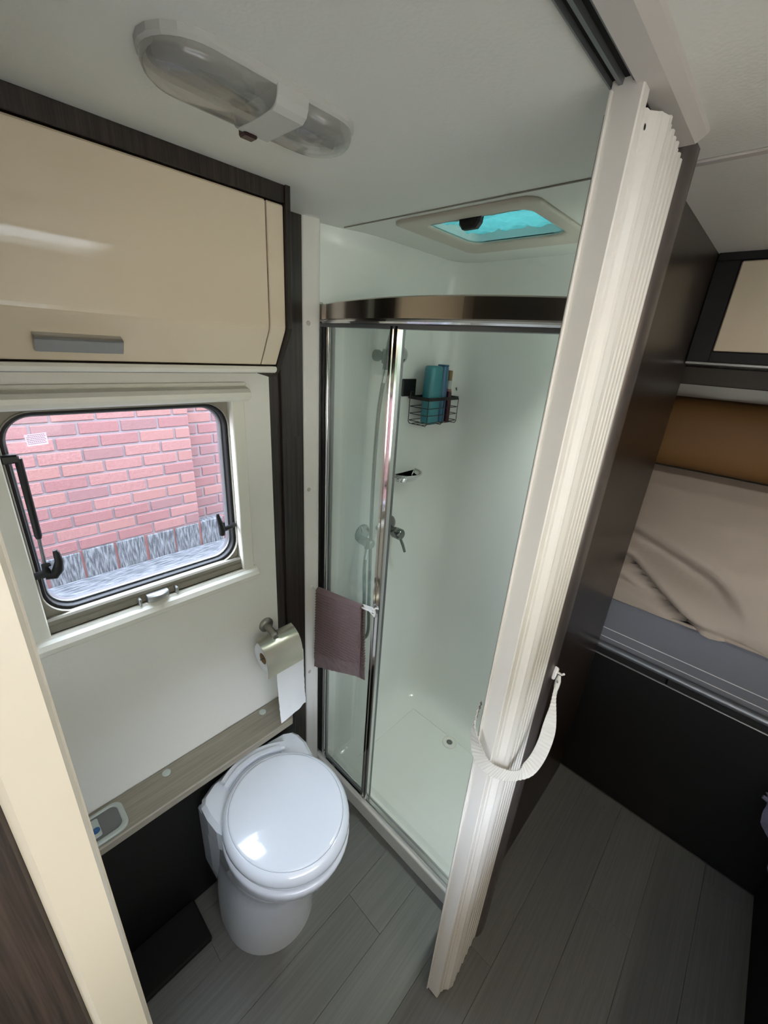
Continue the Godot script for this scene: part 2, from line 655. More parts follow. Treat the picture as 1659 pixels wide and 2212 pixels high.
func build_shell() -> void:
	# floor: slab, planks laid along x
	var fl := struct("floor", G.new().box(Vector3(-2.6, -0.05, -1.0), Vector3(2.1, -0.004, 1.12)), M.floor_base, "dark grey wood effect floor running through washroom and passage", "floor")
	var zz := -0.98
	var row := 0
	while zz < 0.44:
		var z1 := minf(zz + 0.142, 0.46)
		var xx := -0.35 - 0.37 * (row % 3)
		while xx < 1.56:
			var x1 := minf(xx + 0.92, 1.56)
			if x1 > -0.2:
				var g := G.new().box(Vector3(xx + 0.0003, -0.004, zz + 0.0003), Vector3(x1 - 0.0003, 0.0, z1 - 0.0003), 0.0005)
				part("plank", g, M.plank[(row * 3 + int(xx * 10 + 40)) % 4], fl)
			xx = x1
		zz = z1
		row += 1
	# ceiling with two roof lights
	struct("ceiling", holed(Vector3(-2.6, CEIL, -1.05), Vector3(2.1, CEIL + 0.035, 1.15), 1, [[-0.758, -0.482, 0.902, 1.132], [0.2, 0.6, 0.26, 0.57]]), M.ceiling, "pale grey ceiling over washroom and passage", "ceiling")
	# window wall: opening for window_1
	struct("wall_left", holed(Vector3(-2.6, -0.05, WZ - 0.035), Vector3(0.606, CEIL, WZ), 2, [[0.056, 0.497, 1.068, 1.535]]), M.cream_wall, "cream laminate wall with window beside toilet", "wall")
	# dark panel between the window wall and the shower
	var pw := struct("trim_1", G.new().box(Vector3(0.606, -0.05, WZ - 0.035), Vector3(0.642, CEIL, WZ - 0.008)).box(Vector3(0.642, -0.05, WZ - 0.035), Vector3(0.713, CEIL, WZ + 0.001), 0.001), M.dark_wood, "dark wood corner strip between cream wall and shower", "trim")
	pw.name = "trim_1"
	# left: washroom side wall and dark wardrobe wall beside the doorway
	struct("wall_front", G.new().box(Vector3(-0.075, 0, WZ), Vector3(-0.035, CEIL, -0.26)), M.white_wall, "white end wall of washroom behind the door post", "wall")
	struct("trim_9", G.new().box(Vector3(-0.0352, 1.60, -0.86), Vector3(-0.032, CEIL, -0.262)), M.dark_wood, "dark wood panel high on washroom end wall", "trim")
	struct("wall_doorway", G.new().box(Vector3(-0.55, 0, -0.262), Vector3(-0.0235, CEIL, -0.222), 0.002), M.wardrobe_wood, "dark brown wood panel left of cream door post", "wall")
	var post := G.new()
	post.prism([[-0.0235, -0.25], [0.004, -0.25], [0.0055, -0.2235], [0.0035, -0.2195], [-0.0195, -0.2195], [-0.0235, -0.2235]], Vector3.ZERO, X, Z, Y, 0.0, CEIL)
	post.box(Vector3(0.0035, 0.0, -0.245), Vector3(0.0068, CEIL, -0.2285), 0.0008)
	struct("trim_2", post, M.cream_post, "cream door post standing at the left of the doorway", "trim")
	# partition
	var pa := struct("wall_partition", G.new().box(Vector3(0.79, 0.0, PZ - 0.028), Vector3(1.54, CEIL, PZ), 0.001), M.dark_gloss, "glossy dark brown partition wall between shower and bed", "wall")
	pa.name = "wall_partition"
	var tp := G.new()
	tp.prism([[0.772, -0.262], [0.838, -0.262], [0.838, -0.21], [0.83, -0.196], [0.815, -0.19], [0.795, -0.19], [0.78, -0.194], [0.772, -0.204]], Vector3.ZERO, X, Z, Y, 0.0, CEIL, 0.0, true)
	struct("trim_3", tp, M.post_metal, "dark rounded post covering the end of brown partition", "trim")
	# pelmet beside the door track
	var pl := G.new()
	pl.prism([[-0.211, CEIL], [-0.211, CEIL - 0.012], [-0.185, CEIL - 0.012], [-0.174, CEIL - 0.004], [-0.172, CEIL]], Vector3.ZERO, Z, Y, X, -0.4, 0.762)
	struct("trim_4", pl, M.pelmet, "pale pelmet strip on ceiling beside the sliding door track", "trim")
	struct("trim_5", G.new().box(Vector3(0.852, CEIL - 0.004, PZ), Vector3(0.868, CEIL, 1.1), 0.0015), M.pelmet, "thin pale joint strip across passage ceiling", "trim")
	struct("trim_6", G.new().box(Vector3(0.838, CEIL - 0.0022, -0.968), Vector3(0.842, CEIL, -0.30), 0.0008), M.taupe_frame, "fine joint line across ceiling before the roof light", "trim")
	# rest of the shell, out of sight; far openings placed to shape the daylight
	struct("wall_right", holed(Vector3(-2.6, -0.05, 1.1), Vector3(2.1, CEIL, 1.14), 2, [[-1.0, 0.5, 1.07, 1.61]]), M.white_wall, "white wall on far side of passage", "wall")
	struct("wall_cab", holed(Vector3(-2.64, -0.05, -1.0), Vector3(-2.6, CEIL, 1.12), 0, [[1.15, 1.70, -0.75, 0.6]]), M.tan_wall, "tan wall around the windscreen at the far end", "wall")
	struct("wall_rear", G.new().box(Vector3(2.06, -0.05, -1.0), Vector3(2.1, CEIL, 1.12)), M.cream_wall, "cream rear wall above the bed", "wall")
	struct("wall_bed_side", G.new().box(Vector3(0.713, -0.05, -1.035), Vector3(2.1, CEIL, -1.012)), M.white_wall, "outer wall behind shower and bed", "wall")


func build_outside() -> void:
	var W := -2.8
	var b := thing("brick_wall", "red brick house wall with grey block base seen through the window", "wall")
	part("mortar", G.new().box(Vector3(-0.25, 0.0, W - 0.3), Vector3(1.118, 2.3, W - 0.008)).box(Vector3(1.118, 0.0, W - 0.3), Vector3(2.4, 2.3, W - 0.078)), M.mortar, b)
	part("upper_wall", G.new().box(Vector3(-3.0, 2.3, W - 0.3), Vector3(4.5, 2.4, W)).box(Vector3(-3.0, -0.7, W - 0.3), Vector3(-0.25, 2.3, W)).box(Vector3(2.4, -0.7, W - 0.3), Vector3(4.5, 2.3, W)), M.brick[0], b)
	var cp := 0.0763
	var bl := 0.2095
	var shape := {}
	var far_g := G.new()
	for r in 24:
		var y0 := 0.427 + r * cp
		var j := 0.396 if r % 2 == 0 else 0.511
		j -= bl * 3
		while j < 1.11:
			var x0 := maxf(j + 0.0055, -0.2)
			var x1 := minf(j + bl - 0.0055, 1.12)
			if x1 - x0 > 0.02:
				var g := G.new().box(Vector3(x0, y0 + 0.006, W - 0.09), Vector3(x1, y0 + cp - 0.006, W + rng.randf_range(-0.002, 0.002)), 0.004)
				if y0 < 1.66:
					part("brick", g, M.brick[rng.randi() % 4], b)
				else:
					far_g.box(Vector3(x0, y0 + 0.006, W - 0.09), Vector3(x1, y0 + cp - 0.006, W), 0.004)
			j += bl
		j = 1.2 if r % 2 == 0 else 1.095
		if r % 2 == 0:
			part("brick", G.new().box(Vector3(1.121, y0 + 0.008, W - 0.12), Vector3(1.194, y0 + cp - 0.004, W - 0.07), 0.004), M.brick[3], b)
		while j < 2.3:
			var x0 := maxf(j + 0.0055, 1.121)
			var x1 := j + bl - 0.0055
			if y0 < 1.66 and x0 < 1.6:
				part("brick", G.new().box(Vector3(x0, y0 + 0.008, W - 0.12), Vector3(x1, y0 + cp - 0.004, W - 0.07), 0.004), M.brick[1 + rng.randi() % 3], b)
			else:
				far_g.box(Vector3(x0, y0 + 0.008, W - 0.12), Vector3(x1, y0 + cp - 0.004, W - 0.07), 0.004)
			j += bl
	var fb := part("far_brickwork", far_g, M.brick[0], b)
	fb.set_meta("kind", "stuff")
	part("block_joint", G.new().box(Vector3(-0.25, 0.0, W - 0.05), Vector3(2.4, 0.424, W - 0.004)), M.red_mortar, b)
	var k := 0
	var x := 0.399 - 0.18 * 4
	while x < 2.2:
		var w := 0.166 + 0.004 * sin(k * 2.3)
		var g := G.new().box(Vector3(x + 0.008, 0.2, W - 0.06), Vector3(x + 0.008 + w, 0.424 + 0.004 * sin(k * 1.7), W + 0.004), 0.006)
		part("block", g, M.block, b)
		x += 0.18
		k += 1
	# raised concrete ledge at the foot of the wall
	var P := []
	var n1 := noise(3.0, 3, 77)
	var lg := G.new()
	for i in 41:
		var rowp := []
		for j in 25:
			var px := -0.6 + i * 0.075
			var pz := W + 0.012 + j * 0.05
			rowp.append(Vector3(px, 0.236 + 0.004 * n1.get_noise_2d(px * 2, pz * 6) - 0.02 * float(j) / 24, pz))
		P.append(rowp)
	lg.skin(P, 0.02)
	lg.box(Vector3(-0.6, -0.7, W + 0.012), Vector3(2.4, 0.2, W + 1.19))
	one("concrete_ledge", lg, M.concrete, "weathered grey concrete ledge along foot of brick wall outside the window", "ledge")
	struct("ground", G.new().box(Vector3(-30, -0.75, 10.0), Vector3(30, -0.7, 26)), M.gravel, "pale gravel added out of view to bounce daylight indoors", "ground")  # added, unseen: bright far ground throws light onto the upper walls
	struct("ground", G.new().box(Vector3(-30, -0.75, -7), Vector3(30, -0.702, 10.0)), M.asphalt, "dark drive added out of view to hold down ground bounce", "ground")  # added, unseen: kept dark so the passage ceiling stays dim
	var HP := []
	var hn := noise(0.6, 4, 91)
	for i in 61:
		var rowp := []
		for j in 25:
			var hx := -30.0 + i
			var hy := -0.7 + 10.5 * j / 24.0
			rowp.append(Vector3(hx, hy, 22.0 + 0.8 * hn.get_noise_2d(hx * 2.0, hy * 2.0) + 0.02 * pow(hy, 2.0)))
		HP.append(rowp)
	struct("added_hedge", G.new().skin(HP, 0.0), M.added_hedge, "tall dark green planting added out of view to hold back sky light", "added_hedge")  # added, unseen: keeps sky light off the lower walls


func build_window() -> void:
	var w := Node3D.new()
	w.name = "window_1"
	add_child(w)
	taken["window_1"] = 0
	w.set_meta("kind", "structure")
	w.set_meta("label", "hinged washroom window with black rubber seal looking onto brick wall")
	w.set_meta("category", "window")
	var O := Vector3.ZERO
	# outer moulding: blind housing on top, flat sides, rounded sill
	var top := G.new()
	top.prism([[WZ - 0.006, 1.579], [WZ + 0.008, 1.579], [WZ + 0.010, 1.5735], [WZ + 0.006, 1.571], [WZ + 0.026, 1.566], [WZ + 0.034, 1.558], [WZ + 0.034, 1.549], [WZ + 0.028, 1.541], [WZ + 0.016, 1.536], [WZ - 0.006, 1.535]], O, Z, Y, X, 0.016, 0.537, 0.002)
	part("blind_housing", top, M.bead, w)
	var bot := G.new()
	bot.prism([[WZ - 0.006, 1.068], [WZ + 0.008, 1.068], [WZ + 0.012, 1.064], [WZ + 0.022, 1.06], [WZ + 0.028, 1.05], [WZ + 0.026, 1.038], [WZ + 0.016, 1.030], [WZ - 0.006, 1.029]], O, Z, Y, X, 0.016, 0.538, 0.003)
	part("sill_moulding", bot, M.bead, w)
	part("side_moulding", G.new().box(Vector3(0.4965, 1.066, WZ - 0.006), Vector3(0.53, 1.537, WZ + 0.008), 0.002), M.bead, w)
	part("side_moulding", G.new().box(Vector3(0.018, 1.066, WZ - 0.006), Vector3(0.0565, 1.537, WZ + 0.008), 0.002), M.bead, w)
	# inner reveal with rounded hole
	var rev := G.new()
	rev.ring(rrect(0.054, 0.498, 1.066, 1.537, 0.004), rrect(0.060, 0.4965, 1.098, 1.530, 0.058), O, X, Y, Z, WZ - 0.034, WZ - 0.018)
	rev.ring(rrect(0.0585, 0.4975, 1.0965, 1.5315, 0.060), rrect(0.0615, 0.495, 1.0995, 1.5285, 0.057), O, X, Y, Z, WZ - 0.034, WZ - 0.013, 0.002)
	part("inner_frame", rev, M.taupe_frame, w)
	part("rubber_seal", G.new().ring(rrect(0.0605, 0.496, 1.0985, 1.5295, 0.058), rrect(0.069, 0.4875, 1.107, 1.521, 0.05), O, X, Y, Z, WZ - 0.05, WZ - 0.022, 0.004), M.rubber, w)
	part("outer_frame", G.new().ring(rrect(0.068, 0.489, 1.106, 1.522, 0.051), rrect(0.0735, 0.483, 1.1115, 1.5165, 0.046), O, X, Y, Z, WZ - 0.056, WZ - 0.038, 0.003), M.grey_alu, w)
	# double acrylic pane with a rounded raised edge
	part("pane", G.new().prism(Array(rrect(0.070, 0.486, 1.108, 1.52, 0.048)), O, X, Y, Z, WZ - 0.054, WZ - 0.050), M.window_glass, w)
	part("pane_edge", G.new().ring(rrect(0.080, 0.4765, 1.118, 1.510, 0.042), rrect(0.083, 0.4735, 1.121, 1.507, 0.039), O, X, Y, Z, WZ - 0.050, WZ - 0.0465, 0.001), M.window_glass, w)
	# blind rail at the foot
	var rail := G.new()
	rail.prism([[WZ - 0.030, 1.066], [WZ - 0.004, 1.066], [WZ - 0.002, 1.070], [WZ - 0.002, 1.084], [WZ - 0.005, 1.087], [WZ - 0.002, 1.090], [WZ - 0.002, 1.098], [WZ - 0.006, 1.102], [WZ - 0.030, 1.102]], O, Z, Y, X, 0.0562, 0.4968)
	part("blind_rail", rail, M.taupe_frame, w)
	var hd := G.new()
	var rings := []
	for i in 9:
		var t := i / 8.0
		var bulge := 0.014 + 0.008 * sin(t * PI)
		var xx := 0.245 + t * 0.048
		rings.append(PackedVector3Array([Vector3(xx, 1.068, WZ - 0.003), Vector3(xx, 1.068, WZ + bulge * 0.7), Vector3(xx, 1.078, WZ + bulge), Vector3(xx, 1.086, WZ + bulge), Vector3(xx, 1.0885, WZ + bulge * 0.8), Vector3(xx, 1.0885, WZ - 0.003)]))
	hd.loft(rings, false)
	part("blind_handle", hd, M.alu, w)
	for xx in [0.229, 0.314]:
		part("stop_knob", G.new().box(Vector3(xx - 0.003, 1.066, WZ - 0.003), Vector3(xx + 0.003, 1.086, WZ + 0.012), 0.0015), M.alu, w)
	# stay arm: fat tube, thin rod, bracket
	var sz := WZ - 0.012
	part("stay_tube", G.new().tube([Vector3(0.0815, 1.447, sz), Vector3(0.0805, 1.29, sz + 0.001), Vector3(0.0803, 1.284, sz + 0.001)], [0.0062, 0.0062, 0.0045], 12), M.black_plastic, w)
	part("stay_rod", G.new().tube([Vector3(0.0803, 1.286, sz), Vector3(0.0788, 1.222, sz)], 0.0032, 8), M.grey_alu, w)
	part("stay_bracket", G.new().box(Vector3(0.056, 1.439, sz - 0.012), Vector3(0.083, 1.455, sz + 0.006), 0.003), M.black_plastic, w)
	for side in 2:
		var lt := G.new()
		var q := Vector3(0.079, 1.202, WZ - 0.010) if side == 0 else Vector3(0.447, 1.196, WZ - 0.010)
		var s := 1.0 if side == 0 else -1.0
		# body, arm to the frame, raised grip
		if side == 0:
			lt.tube([q + Vector3(-0.028, 0.0, -0.008), q + Vector3(-0.012, 0.003, -0.002), q + Vector3(0.004, 0.004, 0)], [0.008, 0.008, 0.010], 10)
			lt.tube([q + Vector3(-0.004, 0.0, 0), q + Vector3(0.010, -0.002, 0.002), q + Vector3(0.018, 0.008, 0.002), q + Vector3(0.0225, 0.026, 0.003), q + Vector3(0.0215, 0.045, 0.004), q + Vector3(0.020, 0.052, 0.004)], [0.009, 0.0105, 0.010, 0.0075, 0.0062, 0.004], 10)
			lt.tube([q + Vector3(0.0, 0.004, 0), q + Vector3(-0.001, 0.022, 0), q + Vector3(0.008, 0.024, 0)], [0.008, 0.007, 0.005], 8)
		else:
			lt.tube([q + Vector3(0.044, 0.006, -0.006), q + Vector3(0.028, 0.004, 0), q + Vector3(0.008, 0.003, 0)], [0.007, 0.006, 0.008], 10)
			lt.tube([q + Vector3(0.004, -0.012, 0.002), q + Vector3(0.005, 0.004, 0.002), q + Vector3(0.001, 0.022, 0.003), q + Vector3(-0.004, 0.046, 0.003), q + Vector3(-0.004, 0.052, 0.003)], [0.007, 0.009, 0.0065, 0.0045, 0.003], 10)
			lt.tube([q + Vector3(0.006, 0.004, 0), q + Vector3(0.009, 0.024, 0)], [0.008, 0.006], 8)
		part("catch", lt, M.black_plastic, w)
	# maker's notice stuck on the pane: rows of print too small to read
	var im := Image.create(96, 64, false, Image.FORMAT_RGB8)
	im.fill(Color(0.93, 0.80, 0.83))
	for l in 6:
		var xx := 6 + (8 if l == 0 else 0)
		while xx < 86:
			var ln := 3 + (l * 7 + xx * 5) % 9
			im.fill_rect(Rect2i(xx, 6 + l * 9, mini(ln, 90 - xx), 3), Color(0.42, 0.34, 0.40))
			xx += ln + 2
	var mm := mat(Color.WHITE, 0.6)
	mm.albedo_texture = ImageTexture.create_from_image(im)
	mm.backlight_enabled = true
	mm.backlight = Color(0.78, 0.78, 0.78)
	mm.cull_mode = BaseMaterial3D.CULL_DISABLED
	var sg := G.new()
	sg.uvquad(Vector3(0.1015, 1.482, WZ - 0.0485), Vector3(0.136, 1.484, WZ - 0.0485), Vector3(0.136, 1.461, WZ - 0.0485), Vector3(0.1035, 1.459, WZ - 0.0485))
	part("sticker", sg, mm, w, "small pale printed sticker on the window pane")


func build_shower_room() -> void:
	# one moulded surround with rounded corners
	var path := []
	for xx in [0.78, 0.84, 0.90, 0.96, 1.04, 1.12, 1.20]:
		path.append(Vector2(xx, -1.0))
	for i in 11:
		var a := PI * 0.5 * i / 10.0
		path.append(Vector2(1.285 + 0.125 * sin(a), -0.875 - 0.125 * cos(a)))
	for i in 9:
		var a := PI * 0.5 * i / 8.0
		path.append(Vector2(1.33 + 0.08 * cos(a), -0.36 + 0.08 * sin(a)))
	for xx in [1.2, 1.1, 1.0, 0.94, 0.88, 0.83, 0.78]:
		path.append(Vector2(xx, -0.28))
	var g := G.new()
	var P := []
	for ring in [[0.0249, 0.122], [0.0254, 0.105], [0.0275, 0.085], [0.0315, 0.067], [0.039, 0.049], [0.051, 0.033], [0.068, 0.019], [0.091, 0.009], [0.12, 0.003], [0.155, 0.0], [0.6, 0.0], [1.2, 0.0], [1.87, 0.0], [1.925, 0.006], [1.952, 0.02], [CEIL + 0.002, 0.045]]:
		var rowp := []
		for i in path.size():
			var q: Vector2 = path[i]
			var ta := ((path[mini(i + 1, path.size() - 1)] as Vector2) - (path[maxi(i - 1, 0)] as Vector2)).normalized()
			var d := Vector2(-ta.y, ta.x)
			d *= smoothstep(0.78, 0.95, q.x) if ring[0] > 1.0 else smoothstep(0.78, 0.86, q.x)
			q += d * ring[1]
			rowp.append(Vector3(q.x, ring[0], q.y))
		P.append(rowp)
	g.skin(P, 0.006)
	struct("wall_shower", g, M.grp, "white moulded shower surround with rounded corners", "wall")
	# tray: front upstand, inner basin
	var t := thing("shower_tray", "white moulded shower tray with raised front and round drain", "shower tray")
	var tg := G.new()
	tg.prism([[0.772, 0.0], [0.772, 0.055], [0.776, 0.07], [0.783, 0.077], [0.80, 0.078], [0.818, 0.078], [0.83, 0.070], [0.838, 0.05], [0.86, 0.034], [0.92, 0.0256], [1.25, 0.025], [1.405, 0.025], [1.405, 0.0]], Vector3.ZERO, X, Y, Z, -0.995, -0.285)
	part("basin", tg, M.grp, t)
	part("tray_edge", G.new().tube([Vector3(0.774, 0.066, -0.995), Vector3(0.774, 0.066, -0.286)], 0.006, 10), M.pvc, t)
	var dr := G.new()
	dr.lathe([[0.012, 0.0], [0.014, 0.004], [0.024, 0.006], [0.032, 0.004], [0.033, -0.004]], Vector3(1.262, 0.026, -0.642), Y, 28, false)
	part("drain_ring", dr, M.pvc, t)
	part("drain_hole", G.new().lathe([[0.015, 0.001], [0.001, 0.0012]], Vector3(1.262, 0.0275, -0.642), Y, 20, false), M.panel_grey, t)
	# white flange beside the dark strip
	var fl := G.new()
	fl.prism([[0.713, -1.0], [0.713, WZ + 0.003], [0.717, WZ + 0.006], [0.735, WZ + 0.006], [0.745, WZ + 0.012], [0.757, WZ + 0.013], [0.764, WZ + 0.008], [0.770, WZ - 0.006], [0.772, -1.01]], Vector3.ZERO, X, Z, Y, 0.0, CEIL, 0.0, true)
	var fo := struct("trim_7", fl, M.pvc, "white ribbed flange at left edge of the shower", "trim")
	for yy in [1.727, 1.262, 0.55]:
		part("screw_cap", G.new().lathe([[0.0062, 0.0], [0.0062, 0.0015], [0.004, 0.0025], [0.0005, 0.0027]], Vector3(0.727, yy, WZ + 0.0065), Z, 16, false), M.pvc_hinge, fo)


func build_cabinet() -> void:
	var c := thing("overhead_cabinet", "glossy cream overhead cabinet with angled lower edge above the window", "cabinet")
	var X0 := -0.034
	var zf := -0.845
	# carcass
	part("body", G.new().prism([[WZ + 0.001, 1.60], [-0.905, 1.615], [-0.868, 1.70], [-0.868, 1.955], [WZ + 0.001, 1.955]], Vector3.ZERO, Z, Y, X, X0, 0.568), M.dark_wood, c)
	# folded door: flat upper, angled lower
	var prof := [[zf - 0.018, 1.932], [zf - 0.002, 1.932], [zf, 1.929], [zf, 1.708], [zf - 0.001, 1.702], [zf - 0.003, 1.697], [-0.8865, 1.628], [-0.8885, 1.6265], [-0.905, 1.6265], [zf - 0.018, 1.70]]
	var dg := G.new()
	dg.prism(prof, Vector3.ZERO, Z, Y, X, X0, 0.5295, 0.0015)
	var door := part("door", dg, M.cream_gloss, c)
	part("side_strip", G.new().prism(prof, Vector3.ZERO, Z, Y, X, 0.5325, 0.5705, 0.0015), M.cream_gloss, c)
	# handle: flat bar on the angled part
	var hg := G.new()
	var dirv := Vector3(0, -0.0705, -0.0425).normalized()
	var nv := Vector3(0, -dirv.z, dirv.y) * -1.0
	nv = Vector3(0, 0.0425, -0.0705).normalized() * -1.0
	if nv.z < 0:
		nv = -nv
	var b := Basis(X, dirv, nv)
	hg.box(Vector3(-0.061, -0.0125, 0.006), Vector3(0.061, 0.0125, 0.014), 0.001, Transform3D(b, Vector3(0.186, 1.6575, -0.8685)))
	hg.box(Vector3(-0.061, -0.0125, -0.002), Vector3(0.061, -0.0085, 0.014), 0.001, Transform3D(b, Vector3(0.186, 1.6575, -0.8685)))
	part("handle", hg, M.alu, door)
	# lower lip
	part("bottom_lip", G.new().prism([[-0.955, 1.608], [-0.892, 1.608], [-0.886, 1.611], [-0.883, 1.617], [-0.886, 1.6225], [-0.955, 1.6225]], Vector3.ZERO, Z, Y, X, X0, 0.570, 0.001), M.bead, c)
	# dark end panel following the folded profile, dark fascia along the ceiling
	var ep := G.new()
	ep.prism([[WZ + 0.001, 1.60], [-0.925, 1.596], [-0.905, 1.602], [-0.892, 1.614], [-0.862, 1.664], [-0.846, 1.69], [-0.839, 1.705], [-0.838, CEIL], [WZ + 0.001, CEIL]], Vector3.ZERO, Z, Y, X, 0.5715, 0.584, 0.001)
	part("end_panel", ep, M.dark_wood, c)
	part("fascia", G.new().box(Vector3(X0, 1.9345, -0.88), Vector3(0.5715, CEIL, -0.842), 0.001), M.dark_wood, c)


func pill(x0: float, x1: float, zc: float, r: float, y: float, k := 10) -> PackedVector3Array:
	var P := PackedVector3Array()
	for i in k + 1:
		var a := -PI * 0.5 + PI * i / k
		P.append(Vector3(x1 - r + r * cos(a), y, zc + r * sin(a)))
	for i in k + 1:
		var a := PI * 0.5 + PI * i / k
		P.append(Vector3(x0 + r + r * cos(a), y, zc + r * sin(a)))
	return P


func build_ceiling_lamp() -> void:
	var l := thing("ceiling_lamp", "unlit white oblong ceiling lamp with two ribbed clear lenses", "lamp")
	var zc := -0.588
	var g := G.new()
	g.loft([pill(0.226, 0.506, zc, 0.055, CEIL), pill(0.226, 0.506, zc, 0.055, CEIL - 0.007), pill(0.229, 0.503, zc, 0.052, CEIL - 0.010)], false)
	part("base", g, M.lamp_white, l)
	# inner trays and tubes
	for s in [[0.236, 0.354], [0.404, 0.494]]:
		part("reflector", G.new().loft([pill(s[0], s[1], zc, 0.036, CEIL - 0.0105), pill(s[0] + 0.008, s[1] - 0.008, zc, 0.028, CEIL - 0.0125)], true), M.lamp_grey, l)
		part("tube", G.new().tube([Vector3(s[0] + 0.02, CEIL - 0.018, zc), Vector3(s[1] - 0.01, CEIL - 0.018, zc)], 0.004, 8), M.lamp_grey, l)
	# lenses with a rounded rim; each is flat where it meets the band
	for s in 2:
		var rings := []
		for q in [[0.052, 0.0102], [0.0515, 0.016], [0.049, 0.022], [0.044, 0.0262], [0.036, 0.0285], [0.024, 0.0295], [0.008, 0.03]]:
			var r: float = q[0]
			var P := PackedVector3Array()
			for i in 17:
				var a := PI * 0.5 + PI * i / 16.0 if s == 0 else -PI * 0.5 + PI * i / 16.0
				var cx := 0.281 if s == 0 else 0.451
				var stretch := 1.0
				P.append(Vector3(cx + r * cos(a) * stretch, CEIL - q[1], zc + r * sin(a)))
			var xe := 0.358 if s == 0 else 0.400
			P.append(Vector3(xe, CEIL - q[1], zc + (-r if s == 0 else r)))
			P.append(Vector3(xe, CEIL - q[1], zc + (r if s == 0 else -r)))
			rings.append(P)
		part("lens", G.new().loft(rings, true, true), M.lens, l)
	var bg := G.new()
	bg.prism([[-0.0545, 0.008], [-0.0535, 0.018], [-0.049, 0.026], [-0.041, 0.0305], [0.041, 0.0305], [0.049, 0.026], [0.0535, 0.018], [0.0545, 0.008]], Vector3(0.357, CEIL, zc), Z, -Y, X, 0.0, 0.045, 0.001)
	var band := part("band", bg, M.lamp_white, l)
	part("switch", G.new().box(Vector3(0.364, CEIL - 0.034, zc - 0.053), Vector3(0.384, CEIL - 0.022, zc - 0.036), 0.002), M.red_dark, band)


func build_skylight() -> void:
	var s := Node3D.new()
	s.name = "window_2"
	add_child(s)
	s.set_meta("kind", "structure")
	s.set_meta("label", "square roof light over the shower with crumpled teal blind")
	s.set_meta("category", "roof light")
	var fg := G.new()
	var o := rrect(0.862, 1.225, 0.452, 0.822, 0.03)
	var i2 := rrect(0.909, 1.126, 0.491, 0.752, 0.035)
	fg.ring(o, i2, Vector3(0, CEIL, 0), X, -Z, -Y, 0.0, 0.009, 0.004)
	part("frame", fg, M.pvc_hinge, s)
	var rv := G.new()
	rv.ring(rrect(0.900, 1.135, 0.480, 0.760, 0.03), i2, Vector3(0, CEIL, 0), X, -Z, Y, -0.002, 0.075)
	part("reveal", rv, M.pvc, s)
	# crumpled teal sheet tucked across the opening
	var n1 := noise(5.0, 3, 61)
	var P := []
	for i in 34:
		var rowp := []
		for j in 34:
			var x := 0.903 + 0.229 * i / 33.0
			var z := -0.757 + 0.274 * j / 33.0
			var h := 0.011 * n1.get_noise_2d(x * 3.0, z * 3.0) + 0.008 * absf(n1.get_noise_2d(x * 9.0 + 3, z * 5.0))
			h -= 0.012 * exp(-pow((x - 0.965 - 0.05 * (z + 0.62)) / 0.011, 2))
			h += 0.010 * exp(-pow((z + 0.655 + 0.25 * (x - 1.05)) / 0.006, 2)) * smoothstep(0.99, 1.05, x)
			rowp.append(Vector3(x, CEIL + 0.016 + h, z))
		P.append(rowp)
	part("blind", G.new().skin(P, 0.0), M.teal, s)
	# torn edge hanging at the near side, dark catch below it
	var P2 := []
	for i in 26:
		var z := -0.745 + 0.25 * i / 25.0
		var dip := 0.006 + 0.012 * absf(n1.get_noise_2d(z * 22.0, 2.0))
		P2.append([Vector3(0.911, CEIL + 0.024, z), Vector3(0.9135 + 0.002 * sin(z * 90), CEIL + 0.012, z), Vector3(0.916 + 0.002 * sin(z * 130), CEIL - 0.004 - dip * 0.25, z)])
	part("torn_edge", G.new().skin(P2, 0.0006), M.blind, s)
	var cg := G.new()
	cg.prism([[-0.030, 0.012], [0.030, 0.012], [0.027, -0.012], [0.018, -0.022], [-0.018, -0.022], [-0.027, -0.012]], Vector3(0.908, CEIL - 0.004, -0.628), Z, Y, X, 0.0, 0.02, 0.004)
	part("catch", cg, M.black_plastic, s)


